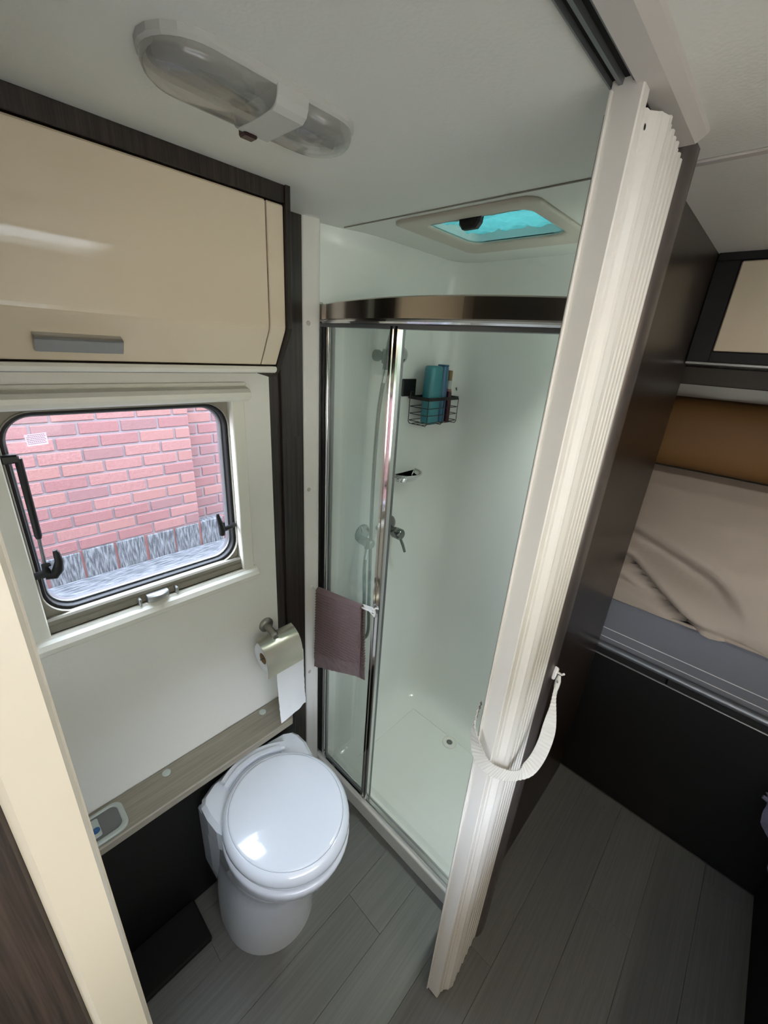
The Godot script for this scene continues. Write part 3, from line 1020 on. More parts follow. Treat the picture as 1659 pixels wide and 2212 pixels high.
func build_shelf() -> void:
	var s := thing("ledge_shelf", "grey wood effect ledge shelf with clipped corner behind the toilet", "shelf")
	part("top", G.new().prism([[-0.034, WZ + 0.001], [0.604, WZ + 0.001], [0.604, -0.905], [0.578, -0.868], [-0.034, -0.868]], Vector3.ZERO, X, Z, Y, 0.492, 0.518, 0.003), M.shelf_wood, s)
	for xx in [0.213, 0.52]:
		part("screw_cap", G.new().lathe([[0.0115, 0.0], [0.0115, 0.0012], [0.009, 0.0022], [0.0005, 0.0025]], Vector3(xx, 0.518, -0.957), Y, 22, false), M.panel_white, s)
	part("front_panel", G.new().box(Vector3(-0.034, 0.0, -0.975), Vector3(0.604, 0.4915, -0.888), 0.002), M.black_panel, s, "black panel below the ledge")
	var v := thing("control_panel", "small white framed flush control panel with blue button on the ledge", "control panel")
	var O := Vector3(0, 0.518, 0)
	part("frame", G.new().ring(rrect(-0.03, 0.098, 0.876, 0.966, 0.024), rrect(-0.022, 0.085, 0.889, 0.957, 0.016), O, X, -Z, Y, 0.0, 0.006, 0.002), M.panel_white, v)
	part("plate", G.new().prism(Array(rrect(-0.023, 0.086, 0.888, 0.958, 0.016)), O, X, -Z, Y, 0.0, 0.0025), M.panel_grey, v)
	var bt := part("button", G.new().prism(Array(rrect(0.0, 0.042, 0.897, 0.95, 0.005)), O, X, -Z, Y, 0.0025, 0.0065, 0.0015), M.panel_white, v)
	part("button_mark", G.new().lathe([[0.009, 0.0], [0.0085, 0.0008], [0.0005, 0.001]], O + Vector3(0.032, 0.0065, -0.916), Y, 18, false), M.button_blue, bt, "blue dot")
	one("plinth", G.new().box(Vector3(-0.034, 0.0, -0.886), Vector3(0.205, 0.022, -0.757), 0.004), M.black, "flat black step on the floor left of the toilet", "step")


func body_ring(y: float, cx: float, zc: float, rx: float, rf: float, rb: float, eb: float) -> PackedVector3Array:
	var P := PackedVector3Array()
	for k in 48:
		var a := TAU * k / 48.0
		var c := cos(a)
		var s := sin(a)
		if s >= 0:
			P.append(Vector3(cx + rx * c, y, zc + rf * s))
		else:
			P.append(Vector3(cx + rx * signf(c) * pow(absf(c), eb), y, zc - rb * pow(absf(s), eb)))
	return P


func build_toilet() -> void:
	var t := thing("toilet", "white plastic swivel toilet with closed round lid", "toilet")
	var cx := 0.411
	# pedestal and bowl in one skin
	var rings := []
	for q in [[0.0, 0.383, -0.735, 0.139, 0.148, 0.13, 0.6], [0.012, 0.383, -0.735, 0.139, 0.148, 0.13, 0.6], [0.12, 0.386, -0.735, 0.138, 0.150, 0.13, 0.6], [0.22, 0.392, -0.732, 0.137, 0.152, 0.13, 0.6], [0.27, 0.397, -0.725, 0.139, 0.160, 0.13, 0.62], [0.31, 0.402, -0.712, 0.146, 0.172, 0.14, 0.7], [0.35, 0.406, -0.695, 0.154, 0.183, 0.15, 0.8], [0.39, 0.409, -0.675, 0.161, 0.189, 0.165, 0.9], [0.42, cx, -0.665, 0.165, 0.190, 0.178, 1.0], [0.435, cx, -0.662, 0.166, 0.190, 0.182, 1.0], [0.442, cx, -0.661, 0.163, 0.187, 0.18, 1.0], [0.444, cx, -0.66, 0.156, 0.18, 0.175, 1.0]]:
		rings.append(body_ring(q[0], q[1], q[2], q[3], q[4], q[5], q[6]))
	part("bowl", G.new().loft(rings, true, true), M.white_plastic, t)
	var lidring := func(y: float, k: float, dz := 0.0) -> PackedVector3Array:
		return body_ring(y, cx, -0.660 + dz, 0.165 * k, 0.186 * k, 0.176 * k, 1.0)
	part("seat", G.new().loft([lidring.call(0.4445, 0.93), lidring.call(0.445, 0.955), lidring.call(0.450, 0.965), lidring.call(0.4575, 0.962), lidring.call(0.460, 0.94)], true), M.white_plastic, t)
	var lid := part("lid", G.new().loft([lidring.call(0.4625, 0.95), lidring.call(0.4635, 0.985), lidring.call(0.468, 1.0), lidring.call(0.478, 0.998), lidring.call(0.487, 0.982), lidring.call(0.494, 0.95), lidring.call(0.498, 0.915), lidring.call(0.4987, 0.905), lidring.call(0.4987, 0.902), lidring.call(0.4965, 0.8985), lidring.call(0.4965, 0.8955), lidring.call(0.4985, 0.892), lidring.call(0.5, 0.882), lidring.call(0.5008, 0.85), lidring.call(0.5018, 0.6), lidring.call(0.5022, 0.3), lidring.call(0.5022, 0.03)], true), M.white_plastic, t)
	part("lid_groove", G.new().loft([lidring.call(0.4972, 0.9035), lidring.call(0.4972, 0.8925)], true, false), M.groove, lid)
	# shoulders behind the lid and the cover over the hinge
	var sh := G.new()
	var outline := [[0.250, -0.83], [0.262, -0.852], [0.30, -0.872], [0.36, -0.884], [0.42, -0.886], [0.50, -0.884], [0.545, -0.878], [0.572, -0.862], [0.580, -0.84], [0.582, -0.80], [0.571, -0.755], [0.556, -0.71], [0.41, -0.66], [0.27, -0.70], [0.252, -0.745], [0.248, -0.79]]
	sh.prism(outline, Vector3.ZERO, X, Z, Y, 0.385, 0.477, 0.012)
	part("shoulder", sh, M.white_plastic, t)
	part("lower_shoulder", G.new().prism([[0.254, -0.82], [0.30, -0.874], [0.53, -0.874], [0.574, -0.82], [0.55, -0.72], [0.27, -0.72]], Vector3.ZERO, X, Z, Y, 0.18, 0.39, 0.02), M.white_plastic, t)
	var hc := []
	for i in 15:
		var u := i / 14.0
		var a := lerpf(-PI * 0.5 - 0.50, -PI * 0.5 + 0.62, u)
		var r0 := Vector2(cx + 0.172 * cos(a), -0.660 + 0.190 * sin(a))
		var r1 := Vector2(cx + 0.196 * cos(a), -0.660 + 0.2225 * sin(a))
		var yt := 0.489
		hc.append(PackedVector3Array([Vector3(r0.x, 0.46, r0.y), Vector3(r0.x, yt - 0.004, r0.y), Vector3(lerpf(r0.x, r1.x, 0.15), yt, lerpf(r0.y, r1.y, 0.15)), Vector3(lerpf(r0.x, r1.x, 0.8), yt, lerpf(r0.y, r1.y, 0.8)), Vector3(r1.x, yt - 0.006, r1.y), Vector3(r1.x, 0.46, r1.y)]))
	part("hinge_cover", G.new().loft(hc, false), M.white_plastic, t)
	var h2 := []
	for i in 15:
		var u := i / 14.0
		var a := lerpf(-PI * 0.5 - 0.56, -PI * 0.5 + 0.56, u)
		var p := Vector2(cx + 0.166 * cos(a), -0.660 + 0.184 * sin(a))
		var p2 := Vector2(cx + 0.178 * cos(a), -0.660 + 0.198 * sin(a))
		h2.append(PackedVector3Array([Vector3(p.x, 0.47, p.y), Vector3(p.x, 0.4925, p.y), Vector3(p2.x, 0.4925, p2.y), Vector3(p2.x, 0.47, p2.y)]))
	part("hinge_rib", G.new().loft(h2, false), M.white_plastic, t)
	part("back_box", G.new().prism([[0.258, 0.40], [0.262, 0.405], [0.34, 0.405], [0.34, 0.06], [0.268, 0.09], [0.258, 0.16]], Vector3.ZERO, X, Y, Z, -0.887, -0.80, 0.003), M.white_plastic, t)


func build_roll_holder() -> void:
	var h := thing("roll_holder", "brushed steel toilet roll holder with curved cover on cream wall", "toilet roll holder")
	var a := Vector3(0.5615, 0.842, WZ)
	part("wall_plate", G.new().lathe([[0.0235, 0.0], [0.0235, 0.006], [0.020, 0.011], [0.012, 0.013]], a, Z, 28), M.steel, h)
	part("arm", G.new().tube([a + Vector3(0, 0, 0.008), a + Vector3(-0.006, 0.004, 0.03), a + Vector3(-0.014, 0.012, 0.072), a + Vector3(-0.015, 0.012, 0.080), a + Vector3(-0.0155, 0.012, 0.083)], [0.0115, 0.0105, 0.0105, 0.0095, 0.005], 14), M.steel, h)
	# wire that carries roll and cover
	part("spindle", G.new().tube([Vector3(0.612, 0.836, -0.925), Vector3(0.626, 0.832, -0.92), Vector3(0.6285, 0.80, -0.918), Vector3(0.627, 0.782, -0.916), Vector3(0.615, 0.778, -0.915), Vector3(0.50, 0.778, -0.915)], 0.0028, 8), M.steel, h)
	# cover: sheet bent over the roll, with a notch for the arm
	var prof := [Vector2(-0.9215, 0.8535), Vector2(-0.910, 0.8505), Vector2(-0.895, 0.845), Vector2(-0.882, 0.836), Vector2(-0.872, 0.824), Vector2(-0.865, 0.808), Vector2(-0.861, 0.792), Vector2(-0.859, 0.776), Vector2(-0.8585, 0.762), Vector2(-0.859, 0.748)]
	var cg := G.new()
	var nx := 25
	var ok := func(i: int, j: int) -> bool:
		var x := 0.4925 + 0.124 * (i + 0.5) / (nx - 1)
		return not (j < 2 and absf(x - 0.5475) < (0.0115 if j == 0 else 0.009))
	cg.sm(true)
	for j in prof.size() - 1:
		for i in nx - 1:
			if not ok.call(i, j):
				continue
			var x0 := 0.4925 + 0.124 * i / (nx - 1)
			var x1 := 0.4925 + 0.124 * (i + 1) / (nx - 1)
			var p: Vector2 = prof[j]
			var q: Vector2 = prof[j + 1]
			var nrm := Vector3(0, 0.3, 1)
			cg.quad(Vector3(x0, p.y, p.x), Vector3(x1, p.y, p.x), Vector3(x1, q.y, q.x), Vector3(x0, q.y, q.x), nrm)
			cg.quad(Vector3(x0, p.y - 0.0009, p.x - 0.0009), Vector3(x1, p.y - 0.0009, p.x - 0.0009), Vector3(x1, q.y - 0.0006, q.x - 0.0012), Vector3(x0, q.y - 0.0006, q.x - 0.0012), -nrm)
	cg.sm(false)
	part("cover", cg, M.cover, h)
	var r := thing("toilet_roll", "white toilet roll under steel cover with paper hanging down", "toilet roll")
	var rg := G.new()
	rg.lathe([[0.019, 0.0], [0.047, 0.0], [0.0485, 0.002], [0.0485, 0.100], [0.047, 0.102], [0.019, 0.102], [0.019, 0.0]], Vector3(0.508, 0.778, -0.915), X, 36, false)
	part("roll", rg, M.paper, r)
	part("core", G.new().lathe([[0.018, 0.001], [0.0185, 0.001], [0.0185, 0.101], [0.018, 0.101], [0.018, 0.001]], Vector3(0.508, 0.778, -0.915), X, 24, false), M.tan_cap, r)
	var n1 := noise(6.0, 2, 15)
	var P := []
	for i in 14:
		var u := i / 13.0
		var rowp := []
		for j in 26:
			var v := j / 25.0
			var len := lerpf(0.236, 0.214, u)
			var x := lerpf(0.523, 0.6225, u) + 0.004 * v * (1 - u)
			var z := -0.8655 + 0.010 * v * v + 0.0035 * n1.get_noise_2d(x * 6, v * 2.5) * v + 0.002 * sin(u * 3.0) * v
			var y := 0.782 - len * v
			if j == 0:
				z = -0.8672
			rowp.append(Vector3(x, y, z))
		P.append(rowp)
	part("loose_sheet", G.new().skin(P, 0.0006), M.paper, r)


func build_shower_door() -> void:
	var d := thing("shower_door", "chrome framed glass shower door slid to the left with bowed header", "shower door")
	var zc := -0.64
	var hw := 0.355
	# bowed header
	var hr := []
	for i in 33:
		var z := lerpf(-0.993, -0.287, i / 32.0)
		var q := (z - zc) / hw
		var bow := 0.040 * (1.0 - q * q)
		var xf := 0.785 - bow
		var yt := 1.779 + 0.007 * (1.0 - q * q)
		hr.append(PackedVector3Array([Vector3(xf + 0.002, 1.7385, z), Vector3(xf, 1.742, z), Vector3(xf, yt - 0.003, z), Vector3(xf + 0.004, yt, z), Vector3(0.806, yt, z), Vector3(0.806, 1.7385, z)]))
	part("header", G.new().loft(hr, false), M.header, d)
	var lr := []
	for i in 33:
		var z := lerpf(-0.993, -0.287, i / 32.0)
		var q := (z - zc) / hw
		var xf := 0.783 - 0.040 * (1.0 - q * q)
		lr.append(PackedVector3Array([Vector3(xf, 1.731, z), Vector3(xf - 0.002, 1.735, z), Vector3(xf, 1.739, z), Vector3(0.806, 1.739, z), Vector3(0.806, 1.731, z)]))
	part("header_lip", G.new().loft(lr, false), M.chrome, d)
	part("header_end", G.new().box(Vector3(0.766, 1.731, -0.998), Vector3(0.792, 1.783, -0.988), 0.003), M.chrome, d)
	part("top_track", G.new().box(Vector3(0.779, 1.722, -0.985), Vector3(0.806, 1.7315, -0.29), 0.001), M.grey_alu, d)
	# left jamb: bright stripe, dark channel, round bar
	part("jamb", G.new().box(Vector3(0.772, 0.076, -0.999), Vector3(0.781, 1.732, -0.986), 0.001), M.chrome, d)
	part("channel", G.new().box(Vector3(0.784, 0.078, -0.999), Vector3(0.812, 1.732, -0.988), 0.001), M.grey_alu, d)
	part("seal", G.new().box(Vector3(0.783, 0.08, -0.988), Vector3(0.789, 1.73, -0.972), 0.001), M.rubber, d)
	part("hinge_bar", G.new().tube([Vector3(0.789, 0.08, -0.966), Vector3(0.789, 1.73, -0.966)], 0.0045, 12), M.chrome, d)
	part("pane_stile", G.new().box(Vector3(0.793, 0.08, -0.962), Vector3(0.801, 1.722, -0.948), 0.001), M.grey_alu, d)
	part("right_jamb", G.new().box(Vector3(0.772, 0.076, -0.298), Vector3(0.81, 1.732, -0.286), 0.001), M.chrome, d)
	# panes
	part("fixed_pane", G.new().box(Vector3(0.7955, 0.085, -0.955), Vector3(0.7995, 1.722, -0.70)), M.door_glass, d)
	part("sliding_pane", G.new().box(Vector3(0.7855, 0.085, -0.945), Vector3(0.7895, 1.722, -0.716)), M.door_glass, d)
	# closing post: two bright ribs with dark gap
	var pg := G.new()
	pg.prism([[0.779, -0.724], [0.779, -0.7165], [0.7815, -0.7145], [0.7815, -0.711], [0.779, -0.709], [0.779, -0.701], [0.783, -0.698], [0.7955, -0.698], [0.7955, -0.724]], Vector3.ZERO, X, Z, Y, 0.08, 1.728)
	part("post", pg, M.chrome, d)
	part("post_seal", G.new().box(Vector3(0.7955, 0.08, -0.722), Vector3(0.805, 1.728, -0.697), 0.001), M.grey_alu, d)
	part("pane_bottom_rail", G.new().box(Vector3(0.7835, 0.079, -0.945), Vector3(0.7915, 0.094, -0.716), 0.0015), M.grey_alu, d)
	part("bottom_rail", G.new().prism([[0.780, 0.076], [0.780, 0.082], [0.783, 0.0855], [0.787, 0.0855], [0.789, 0.082], [0.797, 0.081], [0.800, 0.084], [0.804, 0.084], [0.806, 0.08], [0.806, 0.076]], Vector3.ZERO, X, Y, Z, -0.985, -0.29), M.chrome, d)


func build_towel() -> void:
	var a := Vector3(0.737, 0.912, WZ + 0.012)
	var b := Vector3(0.770, 0.934, -0.706)
	var r := thing("towel_rail", "thin white towel rail with flat end bracket across shower door", "towel rail")
	part("rod", G.new().tube([a + Vector3(0, 0, -0.002), b], 0.0028, 10), M.pvc, r)
	part("end_disc", G.new().lathe([[0.006, 0.0], [0.006, 0.004], [0.003, 0.005]], a + Vector3(0, 0, -0.006), Z, 14), M.pvc, r)
	var bk := G.new()
	bk.prism([[-0.052, 0.004], [-0.012, 0.013], [0.0, 0.011], [0.004, 0.0], [0.0, -0.017], [-0.012, -0.012], [-0.035, -0.003], [-0.052, -0.003]], b + Vector3(0.001, 0, 0), Z, Y, X, -0.002, 0.001, 0.0005)
	part("bracket", bk, M.pvc, r)
	part("bracket_hole", G.new().lathe([[0.0055, 0.0], [0.0005, 0.0006]], b + Vector3(-0.0012, -0.002, -0.008), -X, 16, false), M.panel_grey, r)
	part("clip", G.new().tube([b + Vector3(-0.001, 0.008, -0.004), b + Vector3(0.006, 0.013, -0.001), b + Vector3(0.010, 0.012, 0.006)], 0.003, 8), M.pvc, r)
	# towel folded over the rail: front sheet, back sheet
	var t := thing("hand_towel", "mauve brown ribbed hand towel folded over the white rail", "towel")
	var nz := noise(4.0, 2, 33)
	for layer in 2:
		var P := []
		var nu := 30
		var nv := 150
		for i in nu:
			var u := i / float(nu - 1)
			var rowp := []
			for j in nv:
				var v := j / float(nv - 1)
				var base := a.lerp(b, lerpf(0.10, 0.815, u))
				var len := lerpf(0.335, 0.272, u) if layer == 0 else lerpf(0.30, 0.292, u)
				var ang := minf(v * len / 0.0075, PI * 0.5)
				var drop := maxf(0.0, v * len - 0.0075 * PI * 0.5)
				var rib := 0.0030 * sin(v * len * TAU / 0.0108) * smoothstep(0.02, 0.05, v) * (1.0 - smoothstep(0.80, 0.84, v))
				var off := 0.0075 * sin(ang)
				var yy := base.y + 0.0075 * cos(ang) - drop
				var wave := 0.004 * nz.get_noise_2d(u * 3.0 + layer * 7, v * 2.0) * v
				var sgn := -1.0 if layer == 0 else 1.0
				var xx := base.x + sgn * (off + rib) + wave + (0.002 * v if layer == 1 else 0.0) + drop * (-0.008 if layer == 0 else 0.0)
				if layer == 1:
					xx = minf(xx, 0.7785)
				rowp.append(Vector3(xx, yy, base.z + 0.016 * v * (u - 0.35) + (0.010 * v if layer == 1 else 0.0)))
			P.append(rowp)
		part("front_sheet" if layer == 0 else "back_sheet", G.new().skin(P, 0.004), M.towel, t)
	# hemmed edge down the open side and the plain band near the foot
	var e := []
	for j in 20:
		var v := j / 19.0
		e.append(Vector3(b.x - 0.0135 - 0.003 * v, b.y - 0.003 - 0.262 * v, a.lerp(b, 0.815).z + 0.002 + 0.0105 * v))
	part("hem", G.new().tube(e, 0.0028, 8), M.towel, t)


func build_shower_fittings() -> void:
	var W := -0.997
	var mx := thing("shower_mixer", "chrome shower mixer with lever and two round wall plates", "tap")
	var p1 := Vector3(0.988, 1.030, W)
	var p2 := Vector3(1.135, 1.028, W)
	for p in [p1, p2]:
		part("wall_plate", G.new().lathe([[0.036, 0.0], [0.036, 0.003], [0.030, 0.010], [0.018, 0.014]], p, Z, 30), M.fitting, mx)
	part("outlet", G.new().lathe([[0.016, 0.0], [0.017, 0.03], [0.019, 0.034], [0.019, 0.055], [0.014, 0.06]], p1 + Vector3(-0.012, -0.020, 0.008), Z, 24), M.fitting, mx)
	part("bridge", G.new().tube([p1 + Vector3(0.085, 0.0, 0.0), p1 + Vector3(0.076, 0.012, 0.028), p1 + Vector3(0.058, 0.018, 0.045)], [0.012, 0.012, 0.009], 12), M.fitting, mx)
	var lv := part("lever_hub", G.new().lathe([[0.017, 0.0], [0.0185, 0.02], [0.0225, 0.026], [0.0225, 0.058], [0.018, 0.063]], p2 + Vector3(0.006, -0.026, 0.005), Z, 26), M.fitting, mx)
	part("lever", G.new().tube([p2 + Vector3(0.014, -0.044, 0.052), p2 + Vector3(0.032, -0.082, 0.056), p2 + Vector3(0.045, -0.115, 0.058)], [0.006, 0.006, 0.0055], 10), M.fitting, lv)
	# hand shower on its bracket
	var hs := thing("hand_shower", "chrome hand shower and wall bracket behind the glass", "shower head")
	var q := Vector3(1.012, 1.655, W)
	part("bracket", G.new().lathe([[0.018, 0.0], [0.018, 0.012], [0.013, 0.02], [0.013, 0.044]], q, Z, 20), M.fitting, hs)
	part("clip", G.new().tube([q + Vector3(0, -0.022, 0.05), q + Vector3(0.0, 0.02, 0.056)], [0.017, 0.019], 16), M.fitting, hs)
	part("handle", G.new().tube([q + Vector3(-0.001, -0.045, 0.046), q + Vector3(0.0, 0.0, 0.052), q + Vector3(0.004, 0.07, 0.066), q + Vector3(0.01, 0.105, 0.082)], [0.009, 0.0115, 0.012, 0.014], 14), M.fitting, hs)
	part("head", G.new().lathe([[0.014, -0.014], [0.034, 0.0], [0.04, 0.008], [0.038, 0.014]], q + Vector3(0.014, 0.112, 0.086), Vector3(0.15, -0.35, 0.92).normalized(), 26), M.chrome, hs)
	var ho := thing("shower_hose", "long ribbed chrome shower hose looping down behind the glass", "hose")
	var kn := [Vector3(1.004, 1.60, -0.945), Vector3(0.990, 1.47, -0.950), Vector3(0.984, 1.23, -0.950), Vector3(0.983, 1.0, -0.944), Vector3(0.992, 0.75, -0.944), Vector3(0.999, 0.64, -0.945), Vector3(0.996, 0.60, -0.945), Vector3(0.985, 0.585, -0.945), Vector3(0.974, 0.60, -0.945), Vector3(0.970, 0.66, -0.945), Vector3(0.964, 0.80, -0.945), Vector3(0.957, 0.90, -0.944), Vector3(0.957, 0.965, -0.942)]
	var hc := Curve3D.new()
	for i in kn.size():
		var tg: Vector3 = (kn[mini(i + 1, kn.size() - 1)] - kn[maxi(i - 1, 0)]) / 6.0
		hc.add_point(kn[i], -tg, tg)
	hc.bake_interval = 0.006
	var pts := []
	var hl := hc.get_baked_length()
	for i in 330:
		pts.append(hc.sample_baked(hl * i / 329.0))
	var rr := []
	for i in pts.size():
		rr.append(0.0062 + 0.0008 * (i % 2))
	part("hose", G.new().tube(pts, rr, 10), M.hose, ho)
	part("upper_ferrule", G.new().tube([Vector3(1.005, 1.615, -0.944), Vector3(1.001, 1.575, -0.946)], [0.0095, 0.0085], 12), M.chrome, ho)
	part("lower_ferrule", G.new().tube([Vector3(0.961, 0.998, -0.942), Vector3(0.957, 0.955, -0.943)], [0.0095, 0.0085], 12), M.chrome, ho)
	one("wall_bracket", G.new().lathe([[0.03, 0.0], [0.03, 0.004], [0.024, 0.014], [0.012, 0.02]], Vector3(1.130, 1.66, W), Z, 26), M.chrome, "small domed chrome bracket on shower wall right of the door post", "bracket")
	one("screw_cover", G.new().lathe([[0.007, 0.0], [0.006, 0.004], [0.001, 0.005]], Vector3(1.126, 1.717, W), Z, 14), M.steel, "tiny dark screw cover just under the header in the shower", "screw cover")
	# soap dish: half oval bowl with a raised rim
	var sd := thing("soap_dish", "chrome half oval soap dish on the shower wall", "soap dish")
	var half := func(rx: float, rz: float, y: float) -> PackedVector3Array:
		var P := PackedVector3Array()
		for i in 19:
			var a := PI * i / 18.0
			P.append(Vector3(1.197 + rx * cos(a), y, W + rz * sin(a)))
		return P
	part("bowl", G.new().loft([half.call(0.058, 0.052, 1.208), half.call(0.068, 0.066, 1.226), half.call(0.071, 0.07, 1.232), half.call(0.066, 0.064, 1.231), half.call(0.054, 0.05, 1.214)], true), M.chrome, sd)
	var rim := []
	for i in 19:
		var a := PI * i / 18.0
		rim.append(Vector3(1.197 + 0.071 * cos(a), 1.236, W + 0.003 + 0.07 * sin(a)))
	part("rim", G.new().tube(rim, 0.0035, 8), M.chrome, sd)
	var hk := thing("wall_hook", "tiny white stick on hook on rear wall beside the basket", "hook")
	var hp := Vector3(1.407, 1.548, -0.928)
	part("pad", G.new().prism(Array(rrect(-0.011, 0.011, -0.02, 0.012, 0.005, 4)), hp, Z, Y, -X, -0.003, 0.003, 0.001), M.pvc, hk)
	part("prong", G.new().tube([hp + Vector3(-0.003, 0.0, 0), hp + Vector3(-0.012, -0.002, 0), hp + Vector3(-0.016, 0.006, 0)], 0.003, 8), M.panel_grey, hk)


func build_added_shower_lamp() -> void:  # added lamp, hidden behind the folding door, lifts the shower interior
	var l := thing("added_shower_lamp", "small round white lamp added out of view on the shower ceiling to brighten the shower", "lamp")
	var at := Vector3(1.20, CEIL, -0.335)
	part("rim", G.new().lathe([[0.042, 0.0], [0.042, 0.006], [0.038, 0.010], [0.033, 0.010]], at, -Y, 26, false), M.pvc, l)
	part("diffuser", G.new().lathe([[0.034, 0.004], [0.034, 0.008], [0.0, 0.0085]], at, -Y, 26, false), M.added_lamp_glow, l)
	var al := SpotLight3D.new()  # beam of the added lamp
	al.name = "added_shower_light"
	al.light_color = Color(0.94, 1.0, 0.96)
	al.light_energy = 0.041
	al.light_size = 0.03
	al.spot_angle = 45.0
	al.spot_angle_attenuation = 1.0
	al.spot_range = 6.0
	al.spot_attenuation = 2.0
	al.shadow_enabled = true
	al.rotation_degrees = Vector3(-90, 0, 0)
	al.position = at + Vector3(0, -0.012, 0)
	add_child(al)


func build_basket() -> void:
	var W := -0.997
	var b := thing("wire_basket", "black wire shower basket on a square wall plate", "basket")
	var x0 := 1.188
	var x1 := 1.372
	var z0 := W + 0.012
	var z1 := W + 0.098
	part("wall_plate", G.new().box(Vector3(1.150, 1.522, W + 0.001), Vector3(1.222, 1.582, W + 0.008), 0.002), M.black_plastic, b)
	part("hanger", G.new().box(Vector3(1.186, 1.514, W + 0.004), Vector3(1.205, 1.54, W + 0.016), 0.002), M.black_plastic, b)
	var tp := G.new()
	tp.box(Vector3(x0, 1.514, z0), Vector3(x1, 1.526, z0 + 0.003), 0.001).box(Vector3(x0, 1.514, z1 - 0.003), Vector3(x1, 1.526, z1), 0.001)
	tp.box(Vector3(x0, 1.514, z0), Vector3(x0 + 0.003, 1.526, z1), 0.001).box(Vector3(x1 - 0.003, 1.514, z0), Vector3(x1, 1.526, z1), 0.001)
	part("top_band", tp, M.black_plastic, b)
	var loop := func(y: float) -> Array:
		var P := []
		for p in rrect(x0, x1, z0, z1, 0.008, 3):
			P.append(Vector3(p.x, y, p.y))
		P.append(P[0])
		return P
	for yy in [1.488, 1.463, 1.438]:
		part("wire_loop", G.new().tube(loop.call(yy), 0.0014, 6, false), M.black_plastic, b)
	for xx in [x0, x0 + 0.092, x1]:
		part("upright", G.new().tube([Vector3(xx, 1.52, z1), Vector3(xx, 1.434, z1), Vector3(xx, 1.427, z1 - 0.006), Vector3(xx, 1.427, z0 + 0.006), Vector3(xx, 1.434, z0), Vector3(xx, 1.52, z0)], 0.0014, 6), M.black_plastic, b)
	for zz in [z0 + 0.02, z0 + 0.043, z0 + 0.066]:
		part("floor_wire", G.new().tube([Vector3(x0, 1.4285, zz), Vector3(x1, 1.4285, zz)], 0.0014, 6), M.black_plastic, b)
	var yb := 1.4302
	var zc := (z0 + z1) / 2
	var flat := func(cx: float, cz: float, rx: float, rz: float, y: float, e := 0.6) -> PackedVector3Array:
		var P := PackedVector3Array()
		for k in 28:
			var a := TAU * k / 28.0
			P.append(Vector3(cx + rx * signf(cos(a)) * pow(absf(cos(a)), e), y, cz + rz * signf(sin(a)) * pow(absf(sin(a)), e)))
		return P
	var rs := []
	for q in [[0.0, 0.92], [0.008, 1.0], [0.06, 1.0], [0.14, 1.0], [0.19, 0.98], [0.198, 0.93], [0.201, 0.8]]:
		rs.append(flat.call(1.250, zc + 0.006, 0.036 * q[1], 0.023 * q[1], yb + q[0]))
	var bt := thing("shampoo_bottle", "large flat turquoise bottle standing in the wire basket", "bottle")
	part("body", G.new().loft(rs, true), M.turquoise, bt)
	part("front_ridge", G.new().tube([Vector3(1.268, yb + 0.19, zc + 0.0275), Vector3(1.272, yb + 0.14, zc + 0.0285), Vector3(1.266, yb + 0.05, zc + 0.0285)], [0.001, 0.0022, 0.001], 6), M.turquoise, bt)
	rs = []
	for q in [[0.0, 0.9], [0.006, 1.0], [0.09, 1.0], [0.15, 0.95], [0.19, 0.9], [0.2, 0.82]]:
		rs.append(flat.call(1.307, zc + 0.004, 0.0185 * q[1], 0.022 * q[1], yb + q[0], 0.75))
	var b2 := thing("shower_gel", "slim deep blue bottle between the turquoise bottle and maroon tube", "bottle")
	part("body", G.new().loft(rs, true), M.blue, b2)
	part("cap", G.new().box(Vector3(1.292, yb + 0.2, zc - 0.012), Vector3(1.322, yb + 0.206, zc + 0.02), 0.002), M.blue, b2)
	rs = []
	for q in [[0.0, 0.9], [0.004, 1.0], [0.06, 1.0], [0.1, 0.95], [0.112, 0.7]]:
		rs.append(flat.call(1.338, zc + 0.018, 0.0105 * q[1], 0.013 * q[1], yb + q[0], 0.9))
	one("maroon_tube", G.new().loft(rs, true), M.maroon, "small dark maroon tube in right half of the wire basket", "tube")
	var b3 := thing("conditioner_bottle", "narrow pink bottle with white neck and tan cap at right end of basket", "bottle")
	part("body", G.new().lathe([[0.0125, 0.0], [0.0135, 0.004], [0.0135, 0.105], [0.010, 0.12]], Vector3(1.3555, yb, zc + 0.004), Y, 22), M.pink, b3)
	part("neck", G.new().lathe([[0.010, 0.118], [0.010, 0.150]], Vector3(1.3555, yb, zc + 0.004), Y, 20), M.white_cap, b3)
	part("cap", G.new().lathe([[0.0088, 0.150], [0.0088, 0.183], [0.007, 0.186]], Vector3(1.3555, yb, zc + 0.004), Y, 20), M.tan_cap, b3)


